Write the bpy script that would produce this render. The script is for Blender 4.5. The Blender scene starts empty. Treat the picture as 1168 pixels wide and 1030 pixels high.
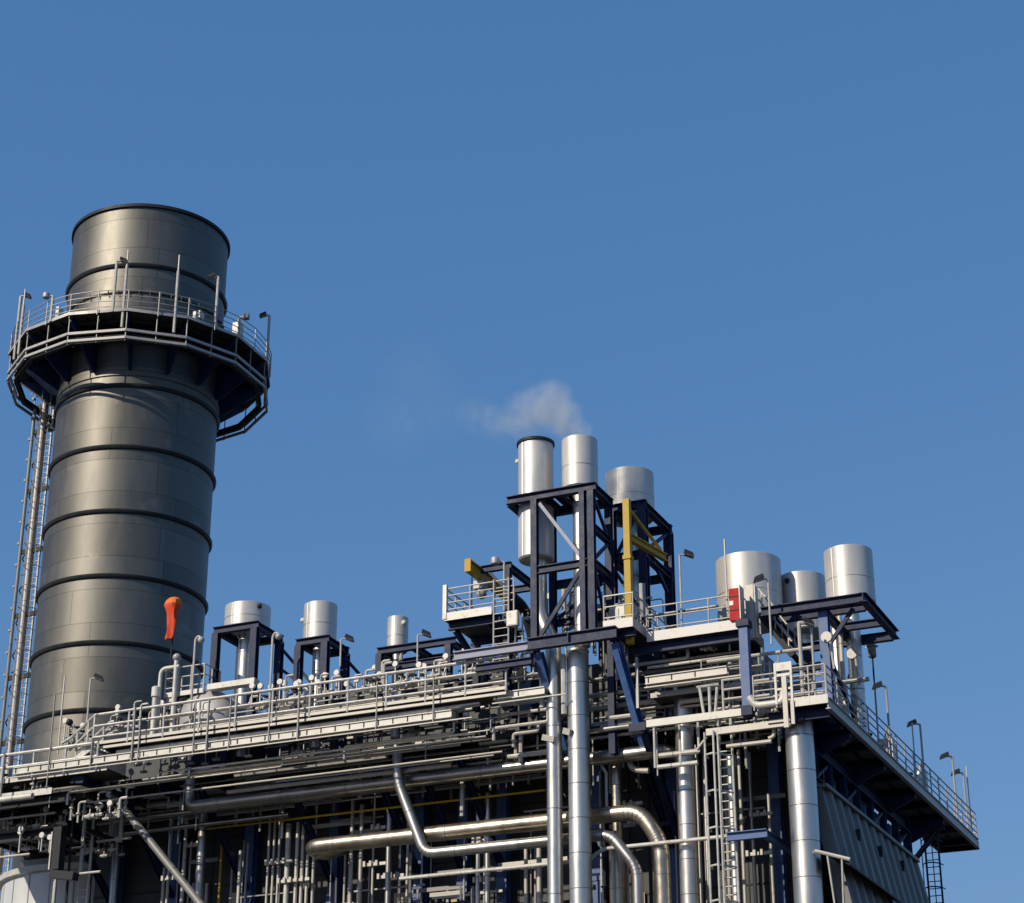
import bpy, bmesh, math, random
from mathutils import Vector, Matrix
random.seed(7)
R_ = math.radians
scene = bpy.context.scene
COL = scene.collection

# ------------------------------------------------------------------ camera geometry
F = 2357.0; TH = R_(23.9); CX, CY = 584.0, 515.0; YAW = R_(24.3)
HX, HY = -math.sin(YAW), math.cos(YAW); RX, RY = math.cos(YAW), math.sin(YAW)
CAM = (19.599, -67.200, 1.6)
def ray(px, py):
    u = px - CX; v = CY - py
    f = F*math.cos(TH) - v*math.sin(TH); up = F*math.sin(TH) + v*math.cos(TH)
    return (f*HX + u*RX, f*HY + u*RY, up)
def at(px, py, Y=None, X=None, Z=None):
    d = ray(px, py)
    if X is not None: t = (X-CAM[0])/d[0]
    elif Z is not None: t = (Z-CAM[2])/d[2]
    else: t = (Y-CAM[1])/d[1]
    return Vector((CAM[0]+t*d[0], CAM[1]+t*d[1], CAM[2]+t*d[2]))
def scale_at(p):
    dx, dy, dz = p[0]-CAM[0], p[1]-CAM[1], p[2]-CAM[2]
    return F/((dx*HX+dy*HY)*math.cos(TH) + dz*math.sin(TH))
def pix(p):
    dx, dy, dz = p[0]-CAM[0], p[1]-CAM[1], p[2]-CAM[2]
    f = dx*HX+dy*HY; u = dx*RX+dy*RY
    dep = f*math.cos(TH)+dz*math.sin(TH); v = -f*math.sin(TH)+dz*math.cos(TH)
    return (CX+F*u/dep, CY-F*v/dep)
def zfor(X, Y, y):
    lo, hi = -50, 200
    for _ in range(50):
        m = (lo+hi)/2
        if pix((X, Y, m))[1] > y: lo = m
        else: hi = m
    return lo

# ------------------------------------------------------------------ materials
def new_mat(name):
    m = bpy.data.materials.new(name); m.use_nodes = True
    nt = m.node_tree; b = nt.nodes['Principled BSDF']
    return m, nt, b
def mat(name, col, rough=.5, metal=0., var=.12, scale=2.0, rvar=.1, streak=0., dirt=None, bump=0.):
    m, nt, b = new_mat(name); N, L = nt.nodes, nt.links
    tc = N.new('ShaderNodeNewGeometry')
    mp = N.new('ShaderNodeMapping'); mp.inputs['Scale'].default_value = (1, 1, .25 if streak else 1)
    L.new(tc.outputs['Position'], mp.inputs['Vector'])
    n = N.new('ShaderNodeTexNoise'); n.inputs['Scale'].default_value = scale; n.inputs['Detail'].default_value = 6
    n.inputs['Roughness'].default_value = .65
    L.new(mp.outputs[0], n.inputs['Vector'])
    cr = N.new('ShaderNodeMapRange'); cr.inputs[1].default_value = .3; cr.inputs[2].default_value = .7
    cr.inputs[3].default_value = 1-var; cr.inputs[4].default_value = 1+var
    L.new(n.outputs['Fac'], cr.inputs[0])
    mx = N.new('ShaderNodeMix'); mx.data_type = 'RGBA'; mx.blend_type = 'MULTIPLY'; mx.inputs[0].default_value = 1
    mx.inputs[6].default_value = (*col, 1)
    L.new(cr.outputs[0], mx.inputs[7])
    out = mx.outputs[2]
    if dirt:
        n2 = N.new('ShaderNodeTexNoise'); n2.inputs['Scale'].default_value = scale*2.3; n2.inputs['Detail'].default_value = 8
        L.new(mp.outputs[0], n2.inputs['Vector'])
        r2 = N.new('ShaderNodeMapRange'); r2.inputs[1].default_value = .56; r2.inputs[2].default_value = .72
        r2.inputs[4].default_value = .7; L.new(n2.outputs['Fac'], r2.inputs[0])
        m2 = N.new('ShaderNodeMix'); m2.data_type = 'RGBA'
        L.new(r2.outputs[0], m2.inputs[0]); L.new(out, m2.inputs[6]); m2.inputs[7].default_value = (*dirt, 1)
        out = m2.outputs[2]
    L.new(out, b.inputs['Base Color'])
    rr = N.new('ShaderNodeMapRange'); rr.inputs[1].default_value = .3; rr.inputs[2].default_value = .7
    rr.inputs[3].default_value = max(.05, rough-rvar); rr.inputs[4].default_value = min(1, rough+rvar)
    L.new(n.outputs['Fac'], rr.inputs[0]); L.new(rr.outputs[0], b.inputs['Roughness'])
    b.inputs['Metallic'].default_value = metal
    if bump:
        bp = N.new('ShaderNodeBump'); bp.inputs['Strength'].default_value = bump; bp.inputs['Distance'].default_value = .02
        n3 = N.new('ShaderNodeTexNoise'); n3.inputs['Scale'].default_value = 1.1; n3.inputs['Detail'].default_value = 2
        L.new(tc.outputs['Position'], n3.inputs['Vector'])
        L.new(n3.outputs['Fac'], bp.inputs['Height']); L.new(bp.outputs[0], b.inputs['Normal'])
    return m
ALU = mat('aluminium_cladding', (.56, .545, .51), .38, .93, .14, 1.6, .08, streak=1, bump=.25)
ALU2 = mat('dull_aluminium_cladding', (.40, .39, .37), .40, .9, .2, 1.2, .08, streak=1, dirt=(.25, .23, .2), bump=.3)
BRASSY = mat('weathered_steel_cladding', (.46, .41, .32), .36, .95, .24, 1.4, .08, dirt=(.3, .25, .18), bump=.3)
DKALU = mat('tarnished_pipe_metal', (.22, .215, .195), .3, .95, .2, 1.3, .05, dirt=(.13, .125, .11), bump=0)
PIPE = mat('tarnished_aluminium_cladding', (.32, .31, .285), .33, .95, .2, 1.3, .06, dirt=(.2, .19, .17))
SEAM = mat('seam_band', (.16, .16, .16), .5, .6)
GALV = mat('galvanised_steel', (.46, .44, .40), .55, .25, .14, 3, .1, dirt=(.36, .33, .28))
CREAM = mat('weathered_pale_paint', (.52, .51, .47), .5, .15, .2, 2.2, .1, dirt=(.30, .27, .22))
WHITE = mat('white_paint', (.63, .615, .57), .45, 0, .08, 3, .1, dirt=(.5, .47, .4))
SILV = mat('silencer_paint', (.54, .53, .505), .46, .38, .12, 1.5, .08, streak=1, dirt=(.47, .455, .42))
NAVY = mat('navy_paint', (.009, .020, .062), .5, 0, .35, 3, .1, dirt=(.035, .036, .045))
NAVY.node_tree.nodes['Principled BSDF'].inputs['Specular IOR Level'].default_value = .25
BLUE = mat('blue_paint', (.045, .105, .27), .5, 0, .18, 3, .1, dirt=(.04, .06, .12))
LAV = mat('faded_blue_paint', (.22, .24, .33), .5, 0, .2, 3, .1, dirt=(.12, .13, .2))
RAIL = mat('bright_galvanised_rail', (.54, .53, .50), .45, .55, .15, 3, .1, dirt=(.3, .28, .25))
LTG = mat('grey_galvanised_steel', (.36, .355, .34), .55, .3, .15, 3)
DULL = mat('dull_galvanised_steel', (.22, .22, .21), .55, .3, .18, 3)
YEL = mat('yellow_paint', (.43, .275, .012), .45, 0, .12, 4, .1, dirt=(.35, .25, .05))
ORANGE = mat('orange_fabric', (.60, .055, .008), .75, 0, .1, 4)
ORANGE2 = mat('pale_orange_fabric', (.68, .15, .02), .75, 0, .1, 4)
RED = mat('red_paint', (.40, .004, .008), .6, 0, .08, 4)
for m_ in (RED, YEL): m_.node_tree.nodes['Principled BSDF'].inputs['Specular IOR Level'].default_value = .25
DARK = mat('dark_steel', (.028, .03, .034), .55, .2, .2, 3)
DARK.node_tree.nodes['Principled BSDF'].inputs['Specular IOR Level'].default_value = .2
GRATE = mat('floor_grating', (.06, .06, .06), .7, .3, .2, 6)
WALL = mat('grey_wall_cladding', (.034, .038, .042), .55, .1, .15, .8, .1, streak=1)
SIDE = mat('ribbed_wall_cladding', (.15, .152, .145), .55, .15, .12, .9, .1, streak=1)
DRUM = mat('pale_cladding', (.60, .62, .62), .5, .2, .06, 1, .08, streak=1)
GREY = mat('grey_vessel_paint', (.36, .36, .36), .5, .2, .1, 1)
ASPH = mat('asphalt', (.035, .035, .035), .9, 0, .2, .3)
GLASS = mat('lamp_lens', (.25, .26, .28), .15, 0, .05, 3)
SUNLIT_TAN = mat('sunlit_wall_tan', (.55, .42, .26), .5, 0, .1, 4)  # tone of sun on the grey wall, put into the colour

def stack_mat():
    m, nt, b = new_mat('stack_steel'); N, L = nt.nodes, nt.links
    tc = N.new('ShaderNodeTexCoord'); sx = N.new('ShaderNodeSeparateXYZ'); L.new(tc.outputs['Object'], sx.inputs[0])
    def math_(op, a, bb=None, c=None):
        n = N.new('ShaderNodeMath'); n.operation = op
        for i, v in enumerate((a, bb, c)):
            if v is None: continue
            if isinstance(v, (int, float)): n.inputs[i].default_value = v
            else: L.new(v, n.inputs[i])
        return n.outputs[0]
    ang = math_('ARCTAN2', sx.outputs[1], sx.outputs[0])
    u = math_('MULTIPLY', ang, 4.14)
    row = math_('FLOOR', math_('MULTIPLY', sx.outputs[2], 1/1.67))
    wn = N.new('ShaderNodeTexWhiteNoise'); wn.noise_dimensions = '1D'; L.new(row, wn.inputs['W'])
    uu = math_('ADD', math_('MULTIPLY', u, 1/6.5), wn.outputs['Value'])
    fu = math_('FRACT', uu); fz = math_('FRACT', math_('MULTIPLY', sx.outputs[2], 1/1.67))
    seam = math_('MAXIMUM', math_('LESS_THAN', fu, .006), math_('LESS_THAN', fz, .022))
    # plate-by-plate tone
    pl = N.new('ShaderNodeTexWhiteNoise'); pl.noise_dimensions = '2D'
    cv = N.new('ShaderNodeCombineXYZ'); L.new(math_('FLOOR', uu), cv.inputs[0]); L.new(row, cv.inputs[1]); L.new(cv.outputs[0], pl.inputs['Vector'])
    cyl = N.new('ShaderNodeCombineXYZ'); L.new(u, cyl.inputs[0]); L.new(math_('MULTIPLY', sx.outputs[2], .3), cyl.inputs[1])
    n1 = N.new('ShaderNodeTexNoise'); n1.inputs['Scale'].default_value = 1.2; n1.inputs['Detail'].default_value = 8; n1.inputs['Roughness'].default_value = .7
    L.new(cyl.outputs[0], n1.inputs['Vector'])
    n2 = N.new('ShaderNodeTexNoise'); n2.inputs['Scale'].default_value = .55; n2.inputs['Detail'].default_value = 9; n2.inputs['Roughness'].default_value = .72
    L.new(tc.outputs['Object'], n2.inputs['Vector'])
    st = N.new('ShaderNodeMapRange'); st.inputs[1].default_value = .58; st.inputs[2].default_value = .70; st.inputs[4].default_value = .75
    L.new(n2.outputs['Fac'], st.inputs[0])
    v = math_('ADD', math_('MULTIPLY', n1.outputs['Fac'], .5), math_('ADD', math_('MULTIPLY', pl.outputs['Value'], .24), .62))
    v = math_('MULTIPLY', v, math_('SUBTRACT', 1, math_('MULTIPLY', seam, .42)))
    mx = N.new('ShaderNodeMix'); mx.data_type = 'RGBA'; mx.blend_type = 'MULTIPLY'; mx.inputs[0].default_value = 1
    mx.inputs[6].default_value = (.134, .130, .117, 1); L.new(v, mx.inputs[7])
    m2 = N.new('ShaderNodeMix'); m2.data_type = 'RGBA'; L.new(st.outputs[0], m2.inputs[0]); L.new(mx.outputs[2], m2.inputs[6])
    m2.inputs[7].default_value = (.215, .203, .175, 1)
    L.new(m2.outputs[2], b.inputs['Base Color'])
    b.inputs['Metallic'].default_value = .8
    r = math_('ADD', math_('MULTIPLY', n1.outputs['Fac'], .26), .37); L.new(r, b.inputs['Roughness'])
    bp = N.new('ShaderNodeBump'); bp.inputs['Strength'].default_value = .25; bp.inputs['Distance'].default_value = .02
    L.new(n1.outputs['Fac'], bp.inputs['Height']); L.new(bp.outputs[0], b.inputs['Normal'])
    return m
STACK = stack_mat()

# ------------------------------------------------------------------ mesh building
class MB:
    def __init__(s): s.v = []; s.f = []; s.mi = []
    def add(s, vs, fs, mi=0):
        o = len(s.v); s.v += [Vector(v) for v in vs]
        for f in fs: s.f.append([i+o for i in f]); s.mi.append(mi)
        return s
    def box(s, a, b, mi=0):
        x0, y0, z0 = (min(a[i], b[i]) for i in range(3)); x1, y1, z1 = (max(a[i], b[i]) for i in range(3))
        return s.add([(x0,y0,z0),(x1,y0,z0),(x1,y1,z0),(x0,y1,z0),(x0,y0,z1),(x1,y0,z1),(x1,y1,z1),(x0,y1,z1)],
              [(0,3,2,1),(4,5,6,7),(0,1,5,4),(1,2,6,5),(2,3,7,6),(3,0,4,7)], mi)
    def beam(s, p, q, w, h, up=(0,0,1), mi=0):
        p, q = Vector(p), Vector(q); d = (q-p).normalized(); up = Vector(up)
        if abs(d.dot(up)) > .98: up = Vector((0,1,0))
        x = d.cross(up).normalized(); y = x.cross(d).normalized()
        vs = []
        for c in (p, q):
            for a, b in ((-1,-1),(1,-1),(1,1),(-1,1)): vs.append(c + x*(a*w/2) + y*(b*h/2))
        return s.add(vs, [(0,1,2,3),(7,6,5,4),(0,4,5,1),(1,5,6,2),(2,6,7,3),(3,7,4,0)], mi)
    def ibeam(s, p, q, w, h, t=.03, up=(0,0,1), mi=0):
        p, q = Vector(p), Vector(q); d = (q-p).normalized(); up = Vector(up)
        if abs(d.dot(up)) > .98: up = Vector((0,1,0))
        x = d.cross(up).normalized(); y = x.cross(d).normalized()
        a, b, k = w/2, h/2, t/2; c = b-t
        prof = [(-a,-b),(a,-b),(a,-c),(k,-c),(k,c),(a,c),(a,b),(-a,b),(-a,c),(-k,c),(-k,-c),(-a,-c)]
        n = 12; vs = [e + x*u + y*v for e in (p, q) for u, v in prof]
        fs = [(i, (i+1) % n, n+(i+1) % n, n+i) for i in range(n)]
        fs = [tuple(reversed(f)) for f in fs]
        for off, rev in ((0, 0), (n, 1)):
            for quad in ((0,1,2,11),(8,5,6,7),(10,3,4,9)):
                f = [off+i for i in quad]; fs.append(f if rev else f[::-1])
        return s.add(vs, fs, mi)
    def tube(s, pts, r, n=10, bend=0., caps=True, seam=0., seam_mi=1, mi=0, nb=5):
        P = [Vector(p) for p in pts]
        path = [P[0]]; elb = []
        for i in range(1, len(P)-1):
            a, b, c = P[i-1], P[i], P[i+1]
            u, w = (a-b), (c-b); lu, lw = u.length, w.length; u.normalize(); w.normalize()
            bd = min(bend, lu*.48, lw*.48)
            if bd < 1e-4 or u.dot(w) < -.9995: path.append(b); continue
            s0, s1 = b+u*bd, b+w*bd
            for k in range(nb+1):
                t = k/nb
                if seam and r > .13 and k not in (0, nb): elb.append(len(path))
                path.append(s0*(1-t)**2 + b*2*t*(1-t) + s1*t*t)
        path.append(P[-1])
        rings = []; ref = None; vs = []; rr = r if isinstance(r, (list, tuple)) else None
        for i, p in enumerate(path):
            d = (path[min(i+1, len(path)-1)] - path[max(i-1, 0)]).normalized()
            if ref is None:
                ref = Vector((0,0,1)) if abs(d.z) < .9 else Vector((1,0,0))
            x = (ref - d*ref.dot(d)).normalized(); y = d.cross(x); ref = x
            rad = rr[i] if rr else r
            vs += [p + x*math.cos(2*math.pi*k/n)*rad + y*math.sin(2*math.pi*k/n)*rad for k in range(n)]
        fs = []
        for i in range(len(path)-1):
            for k in range(n): fs.append((i*n+k, i*n+(k+1) % n, (i+1)*n+(k+1) % n, (i+1)*n+k))
        if caps: fs.append(tuple(range(n))[::-1]); fs.append(tuple(range((len(path)-1)*n, len(path)*n)))
        s.add(vs, fs, mi)
        if seam and elb:
            for i in elb:
                d = (path[i+1]-path[i-1]).normalized(); s.tube([path[i]-d*.012, path[i]+d*.012], r+.006, n, caps=False, mi=seam_mi)
        if seam:
            for i in range(len(P)-1):
                a, b = P[i], P[i+1]; L = (b-a).length; k = seam*.5
                while k < L-.1:
                    c = a + (b-a)*(k/L); d = (b-a).normalized()
                    s.tube([c-d*.014, c+d*.014], r+.007, n, caps=False, mi=seam_mi)
                    k += seam
        return s
    def lathe(s, prof, c, n=32, mi=0, a0=0, closed=False):
        c = Vector(c); vs = []; m = len(prof)
        for k in range(n):
            a = a0 + 2*math.pi*k/n
            vs += [c + Vector((r*math.cos(a), r*math.sin(a), z)) for r, z in prof]
        fs = []
        for k in range(n):
            k2 = (k+1) % n
            for i in range(m if closed else m-1):
                j = (i+1) % m
                fs.append((k*m+i, k2*m+i, k2*m+j, k*m+j))
        if not closed:
            if prof[0][0] > 1e-4: fs.append([k*m for k in range(n)][::-1])
            if prof[-1][0] > 1e-4: fs.append([k*m+m-1 for k in range(n)])
        return s.add(vs, fs, mi)
    def ball(s, c, r, n=10, mi=0, sz=1.):
        prof = [(max(1e-5, r*math.sin(math.pi*i/6)), -r*sz*math.cos(math.pi*i/6)) for i in range(7)]
        return s.lathe(prof, c, n, mi)
    def prism(s, pts, th):      # polygon given as 3-D points, thickened by vector th
        n = len(pts); th = Vector(th); P = [Vector(p) for p in pts]
        return s.add(P + [p+th for p in P], [tuple(range(n))[::-1], tuple(range(n, 2*n))] + [(i, (i+1) % n, n+(i+1) % n, n+i) for i in range(n)])

def obj(name, mb, material, parent=None, origin=None, label=None, smooth=35):
    o0 = Vector(origin) if origin is not None else (Vector(parent['o_']) if parent is not None and 'o_' in parent else None)
    if o0 is None:
        xs = [v for v in mb.v]; o0 = Vector((sum(v.x for v in xs)/len(xs), sum(v.y for v in xs)/len(xs), min(v.z for v in xs)))
    me = bpy.data.meshes.new(name)
    me.from_pydata([v-o0 for v in mb.v], [], mb.f)
    mats = material if isinstance(material, (list, tuple)) else [material]
    for m in mats: me.materials.append(m)
    me.polygons.foreach_set('material_index', [min(i, len(mats)-1) for i in mb.mi])
    bm = bmesh.new(); bm.from_mesh(me); bmesh.ops.recalc_face_normals(bm, faces=bm.faces); bm.to_mesh(me); bm.free()
    me.polygons.foreach_set('use_smooth', [True]*len(me.polygons))
    me.set_sharp_from_angle(angle=R_(smooth)); me.update()
    o = bpy.data.objects.new(name, me); COL.objects.link(o)
    if parent is not None:
        o.parent = parent
    else:
        o.location = o0
    o['o_'] = [float(x) for x in o0]
    if label: o['label'] = label
    return o
def tag(o, label, cat, group=None, kind=None):
    o['label'] = label; o['category'] = cat
    if group: o['group'] = group
    if kind: o['kind'] = kind
    return o
def thing(name, label, cat, loc, group=None):
    o = bpy.data.objects.new(name, None); COL.objects.link(o); o.location = Vector(loc); o['o_'] = [float(x) for x in loc]
    o.empty_display_size = .3
    return tag(o, label, cat, group)

# ------------------------------------------------------------------ generic builders
def guard_rail(parent, pts, h=1.1, n=3, sp=1.5, r=.03, rp=None, m=None, posts=True, low=.3, skip_ends=False):
    """rails as children 'rail', posts as children 'post'"""
    m = m or GALV; P = [Vector(p) for p in pts]
    for k in range(n):
        z = h - k*(h-low)/(max(1, n-1))
        mb = MB().tube([p+Vector((0,0,z)) for p in P], r if k == 0 else r*.85, 8); obj('rail', mb, m, parent)
    if posts:
        for i in range(len(P)-1):
            a, b = P[i], P[i+1]; L = (b-a).length; c = max(1, round(L/sp))
            for k in range(c + (1 if i == len(P)-2 else 0)):
                q = a+(b-a)*(k/c); obj('post', MB().tube([q-Vector((0,0,.12)), q+Vector((0,0,h))], rp or r, 8), m, parent)
def repeat(name, mb, m, parent, offsets):        # one mesh, copied along a list of offsets
    first = obj(name, mb, m, parent)
    for d in offsets:
        c = first.copy(); COL.objects.link(c); c.parent = parent; c.location = Vector(d)
def rungs(parent, x0, x1, y, z0, z1, sp, r, m):
    n = int((z1-z0)/sp); repeat('rung', MB().tube([(x0, y, z0), (x1, y, z0)], r, 6), m, parent, [(0, 0, sp*k) for k in range(1, n)])
def lamp(foot, top, label, side=1, group=None, head='box', m=None, r=.04):
    t = thing('floodlight_pole', label, 'lamp', foot, group)
    foot, top = Vector(foot), Vector(top); d = Vector((RX, RY, 0))*side
    obj('pole', MB().tube([foot, top], r, 8), m or GALV, t)
    obj('bracket', MB().tube([top, top+d*.22+Vector((0,0,.02))], r*.9, 6), m or GALV, t)
    c = top + d*.34 + Vector((0,0,-.02))
    if head == 'box':
        mb = MB(); a = d*.19; b = Vector((-d.y, d.x, 0))*.17; vs = []
        for s_, zz in ((1, .0), (.8, .15)):
            for i, j in ((-1,-1),(1,-1),(1,1),(-1,1)): vs.append(c + a*i*s_ + b*j*s_ + Vector((0,0,zz - .07*i*1)))
        mb.add(vs, [(0,3,2,1),(4,5,6,7),(0,1,5,4),(1,2,6,5),(2,3,7,6),(3,0,4,7)])
        hd = obj('lamp_head', mb, DARK, t)
        mb = MB(); vs = [v*1.0 for v in vs[:4]]; cc = sum(vs, Vector())/4
        low = [cc+(v-cc)*.86+Vector((0,0,-.004)) for v in vs]; mb.add(low+[v+Vector((0,0,-.02)) for v in low], [(0,1,2,3),(7,6,5,4),(0,4,5,1),(1,5,6,2),(2,6,7,3),(3,7,4,0)])
        obj('lens', mb, GLASS, hd)
    else:
        obj('lamp_head', MB().lathe([(.06,-.02),(.17,.0),(.18,.16),(.16,.24),(.05,.27)], c+Vector((0,0,-.06)), 14), GREY, t)
        obj('lens', MB().lathe([(.10,-.03),(.15,-.02),(.15,-.001)], c+Vector((0,0,-.06)), 14), GLASS, t)
    return t
def pipe(name, label, pts, r, m, bend=.5, seam=0., n=14, group=None, cat='pipe', flanges=()):
    mb = MB().tube(pts, r, n, bend, seam=seam)
    if flanges:
        t = thing(name, label, cat, pts[0], group)
        obj('pipe_run', mb, [m, SEAM], t)
        for q, d in flanges:
            q, d = Vector(q), Vector(d).normalized()
            obj('flange', MB().tube([q-d*.06, q+d*.06], r*1.35, n), m, t)
        return t
    return tag(obj(name, mb, [m, SEAM]), label, cat, group)
def valve(p, label, group, s=1., ax=(1,0,0)):
    t = thing('valve', label, 'valve', p, group); p = Vector(p); ax = Vector(ax)
    obj('body', MB().ball(p+Vector((0,0,.12*s)), .12*s, 8).tube([p+ax*.22*s+Vector((0,0,.12*s)), p-ax*.22*s+Vector((0,0,.12*s))], .075*s, 8), GALV, t)
    obj('stem', MB().tube([p+Vector((0,0,.2*s)), p+Vector((0,0,.5*s))], .03*s, 6), GALV, t)
    obj('handwheel', MB().tube([p+Vector((0,0,.46*s)), p+Vector((0,0,.5*s))], .15*s, 10), DARK, t)
    return t

# ================================================================== SETTING
g = MB().add([(-900,-300,0),(900,-300,0),(900,1500,0),(-900,1500,0)], [(0,1,2,3)])
o = obj('ground', g, ASPH, origin=(0,0,0)); o['kind'] = 'structure'; o['label'] = 'dark asphalt yard around the plant'
WY = 6.5      # front wall of the plant stands behind the overhanging walkway
bld = thing('plant_building', 'dark grey clad boiler building with blue steel columns and ribbed side wall', 'building', (-16, 8, 0))
XL = at(112, 960, Y=WY).x
mb = MB()
mb.box((XL, WY, 0), (-12.2, WY+4, 23.4)); mb.box((-9.2, WY, 0), (-.9, WY+4, 23.4)); mb.box((-12.2, WY+.003, 0), (-9.2, WY+4, 23.3))
mb.box((XL, WY+4, 0), (-22, 20, 23.4)); mb.box((-22, WY+4, 0), (-.9, 16, 21.6))
# horizontal cladding laps, vertical joints, small louvres
for zz in range(2, 24, 2):
    mb.box((XL, WY-.03, zz), (-.9, WY-.001, zz+.06), 1)
for k in range(13):
    x = XL+1.2+k*2.35
    mb.box((x, WY-.025, 0), (x+.05, WY-.002, 23.2), 1)
obj('wall', mb, [WALL, DARK], bld)
# wall panels: sunlit patches low on the wall, their sunlight put into tan colour
for px, w in ((268, 11), (459, 18), (519, 8), (730, 11)):
    a = at(px-w/2, 1019, Y=WY-.1); b = at(px+w/2, 1019, Y=WY-.1)
    obj('sunlit_patch', MB().box((a.x, WY-.14, a.z-1.6), (b.x, WY-.04, a.z)), SUNLIT_TAN, bld, label='tan panel painted as a sunlit patch low on the wall')
# roof deck: front strip above the walkway, dark underside
mb = MB().box((XL-6, 1.95, 23.42), (-12.4, WY+4, 23.62)); mb.box((-9.0, 2.6, 23.42), (-.6, WY+4, 23.62)); mb.box((-12.4, 2.0, 23.42), (-9.0, 4.4, 23.62)); mb.box((XL, WY+4, 23.42), (-22, 20, 23.62))
obj('roof', mb, DARK, bld)
for a_, b_ in (((XL+2.5, 4.6, 23.63), (-24.3, WY+3, 26.6)), ((-24.25, 4.9, 23.63), (-19.5, WY+3, 27.15)), ((-19.45, 4.6, 23.63), (-15.2, WY+2, 26.95)), ((-15.15, 4.8, 23.63), (-12.6, WY+3, 27.2)),
               ((-10.3, 5.0, 23.63), (-9.14, WY+3, 26.9)), ((-9.1, 4.6, 23.63), (-6.6, WY+3, 27.7)), ((-6.56, 4.7, 23.63), (-3.0, WY+3, 27.0)), ((-2.96, 5.0, 23.63), (-.8, WY+3, 24.6)), ((-12.5, 5.2, 23.5), (-9.15, WY+3, 25.4))):
    obj('plenum', MB().box(a_, b_), WALL, bld)
# floor beams under the roof deck
for k in range(12):
    x = XL+.8+k*2.6
    if x > -1: break
    obj('roof_beam', MB().ibeam((x, 2.05, 23.2), (x, WY, 23.2), .22, .42), NAVY, bld)
# columns with knee braces
for i, px in enumerate((130, 198, 282, 379, 477, 527, 572, 682, 769, 888)):
    q = at(px, 1000, Y=WY-.5)
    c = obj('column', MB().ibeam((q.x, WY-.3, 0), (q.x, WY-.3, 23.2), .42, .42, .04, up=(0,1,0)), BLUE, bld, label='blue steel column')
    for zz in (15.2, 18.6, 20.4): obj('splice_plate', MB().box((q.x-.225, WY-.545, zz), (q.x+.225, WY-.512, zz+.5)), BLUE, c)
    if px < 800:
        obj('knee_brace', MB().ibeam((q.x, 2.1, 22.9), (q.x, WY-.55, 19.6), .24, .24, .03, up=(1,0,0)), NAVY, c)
# pipes openings: side wall, ribbed, leaning out towards the bottom
Y0, Y1, ZT = 2.2, 15.3, 20.25
def sx(z): return .2 + (ZT-z)*.2
mb = MB(); ys = []; y = Y0
prof = []
while y < Y1-.1:
    prof += [(y, 0), (y+.52, 0), (y+.62, .13), (y+.98, .13), (y+1.08, 0)]; y += 1.12
prof.append((Y1, 0)); n = len(prof); vs = []
for z in (ZT, 2.0): vs += [(sx(z)+d, yy, z) for yy, d in prof]
for z in (ZT, 2.0): vs += [(sx(z)-.5, yy, z) for yy, d in prof]
fs = []
for i in range(n-1):
    fs += [(i, i+1, n+i+1, n+i), (2*n+i+1, 2*n+i, 3*n+i, 3*n+i+1), (i+1, i, 2*n+i, 2*n+i+1), (n+i, n+i+1, 3*n+i+1, 3*n+i)]
fs += [(0, n, 3*n, 2*n), (n-1, 2*n-1, 4*n-1, 3*n-1)][:2]
mb.add(vs, fs)
obj('side_wall', mb, SIDE, bld, label='ribbed grey side wall leaning outwards at its foot', smooth=20)
obj('wall_capping', MB().beam((.28, Y0-.05, ZT+.06), (.28, Y1+.05, ZT+.06), .3, .12), SIDE, bld)
for yy, zz in ((5.3, 19.3), (8.4, 19.35), (11.8, 19.5)):
    obj('lifting_lug', MB().box((sx(zz)+.1, yy, zz-.3), (sx(zz)+.28, yy+.1, zz+.1)), DARK, bld)
# band above the side wall: recessed navy framing
mb = MB()
mb.ibeam((-.15, 1.5, 21.9), (-.15, 16.0, 21.9), .3, .5)
mb.ibeam((-.15, 1.5, 20.55), (-.15, 16.0, 20.55), .3, .36)
for k in range(8):
    y = 2.6+k*1.9; mb.ibeam((-.15, y, 20.7), (-.15, y, 21.7), .25, .25, up=(0,1,0))
for k in range(4):
    y = 2.7+k*3.8; mb.beam((-.15, y, 20.75), (-.15, y+1.8, 21.65), .12, .12)
obj('side_frame', mb, NAVY, bld)
for k in range(5): obj('blue_panel', MB().box((-.42, 4.6+k*2.3, 20.75), (-.36, 5.9+k*2.3, 21.6)), BLUE, bld)
obj('inner_wall', MB().box((-.9, 1.8, 0), (-.5, 11.2, 22.2)), WALL, bld)
obj('end_post', MB().ibeam((-.15, 15.9, 0), (-.15, 15.9, 22.1), .3, .3, up=(0,1,0)), NAVY, bld)
# hood on the side wall
t = thing('wall_hood', 'dark sloping hood with pale pipe frame at its near end, on ribbed side wall', 'hood', at(965, 985, X=.7))
a = at(948, 975, X=.75); 
L = 7.5
mb = MB().add([(sx(a.z)-.1, a.y+.1, a.z+.05), (1.15, a.y+.1, a.z-.35), (1.15, a.y+L, a.z-.35), (sx(a.z)-.1, a.y+L, a.z+.05)], [(0,1,2,3)])
mb = MB().prism([(sx(a.z)-.15, a.y+.1, a.z+.1), (1.35, a.y+.1, a.z-.3), (1.35, a.y+L, a.z-.3), (sx(a.z)-.15, a.y+L, a.z+.1)], (0, 0, -.08))
obj('hood_plate', mb, DARK, t)
obj('frame_tube', MB().tube([(.2, a.y, a.z+.18), (1.4, a.y, a.z-.22)], .07, 8), GALV, t)
for k in (0, .5): obj('stay', MB().tube([(.62+k, a.y, a.z-k*.15), (.72+k*.6, a.y+.2, a.z-1.7)], .04, 6), GALV, t)

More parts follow.
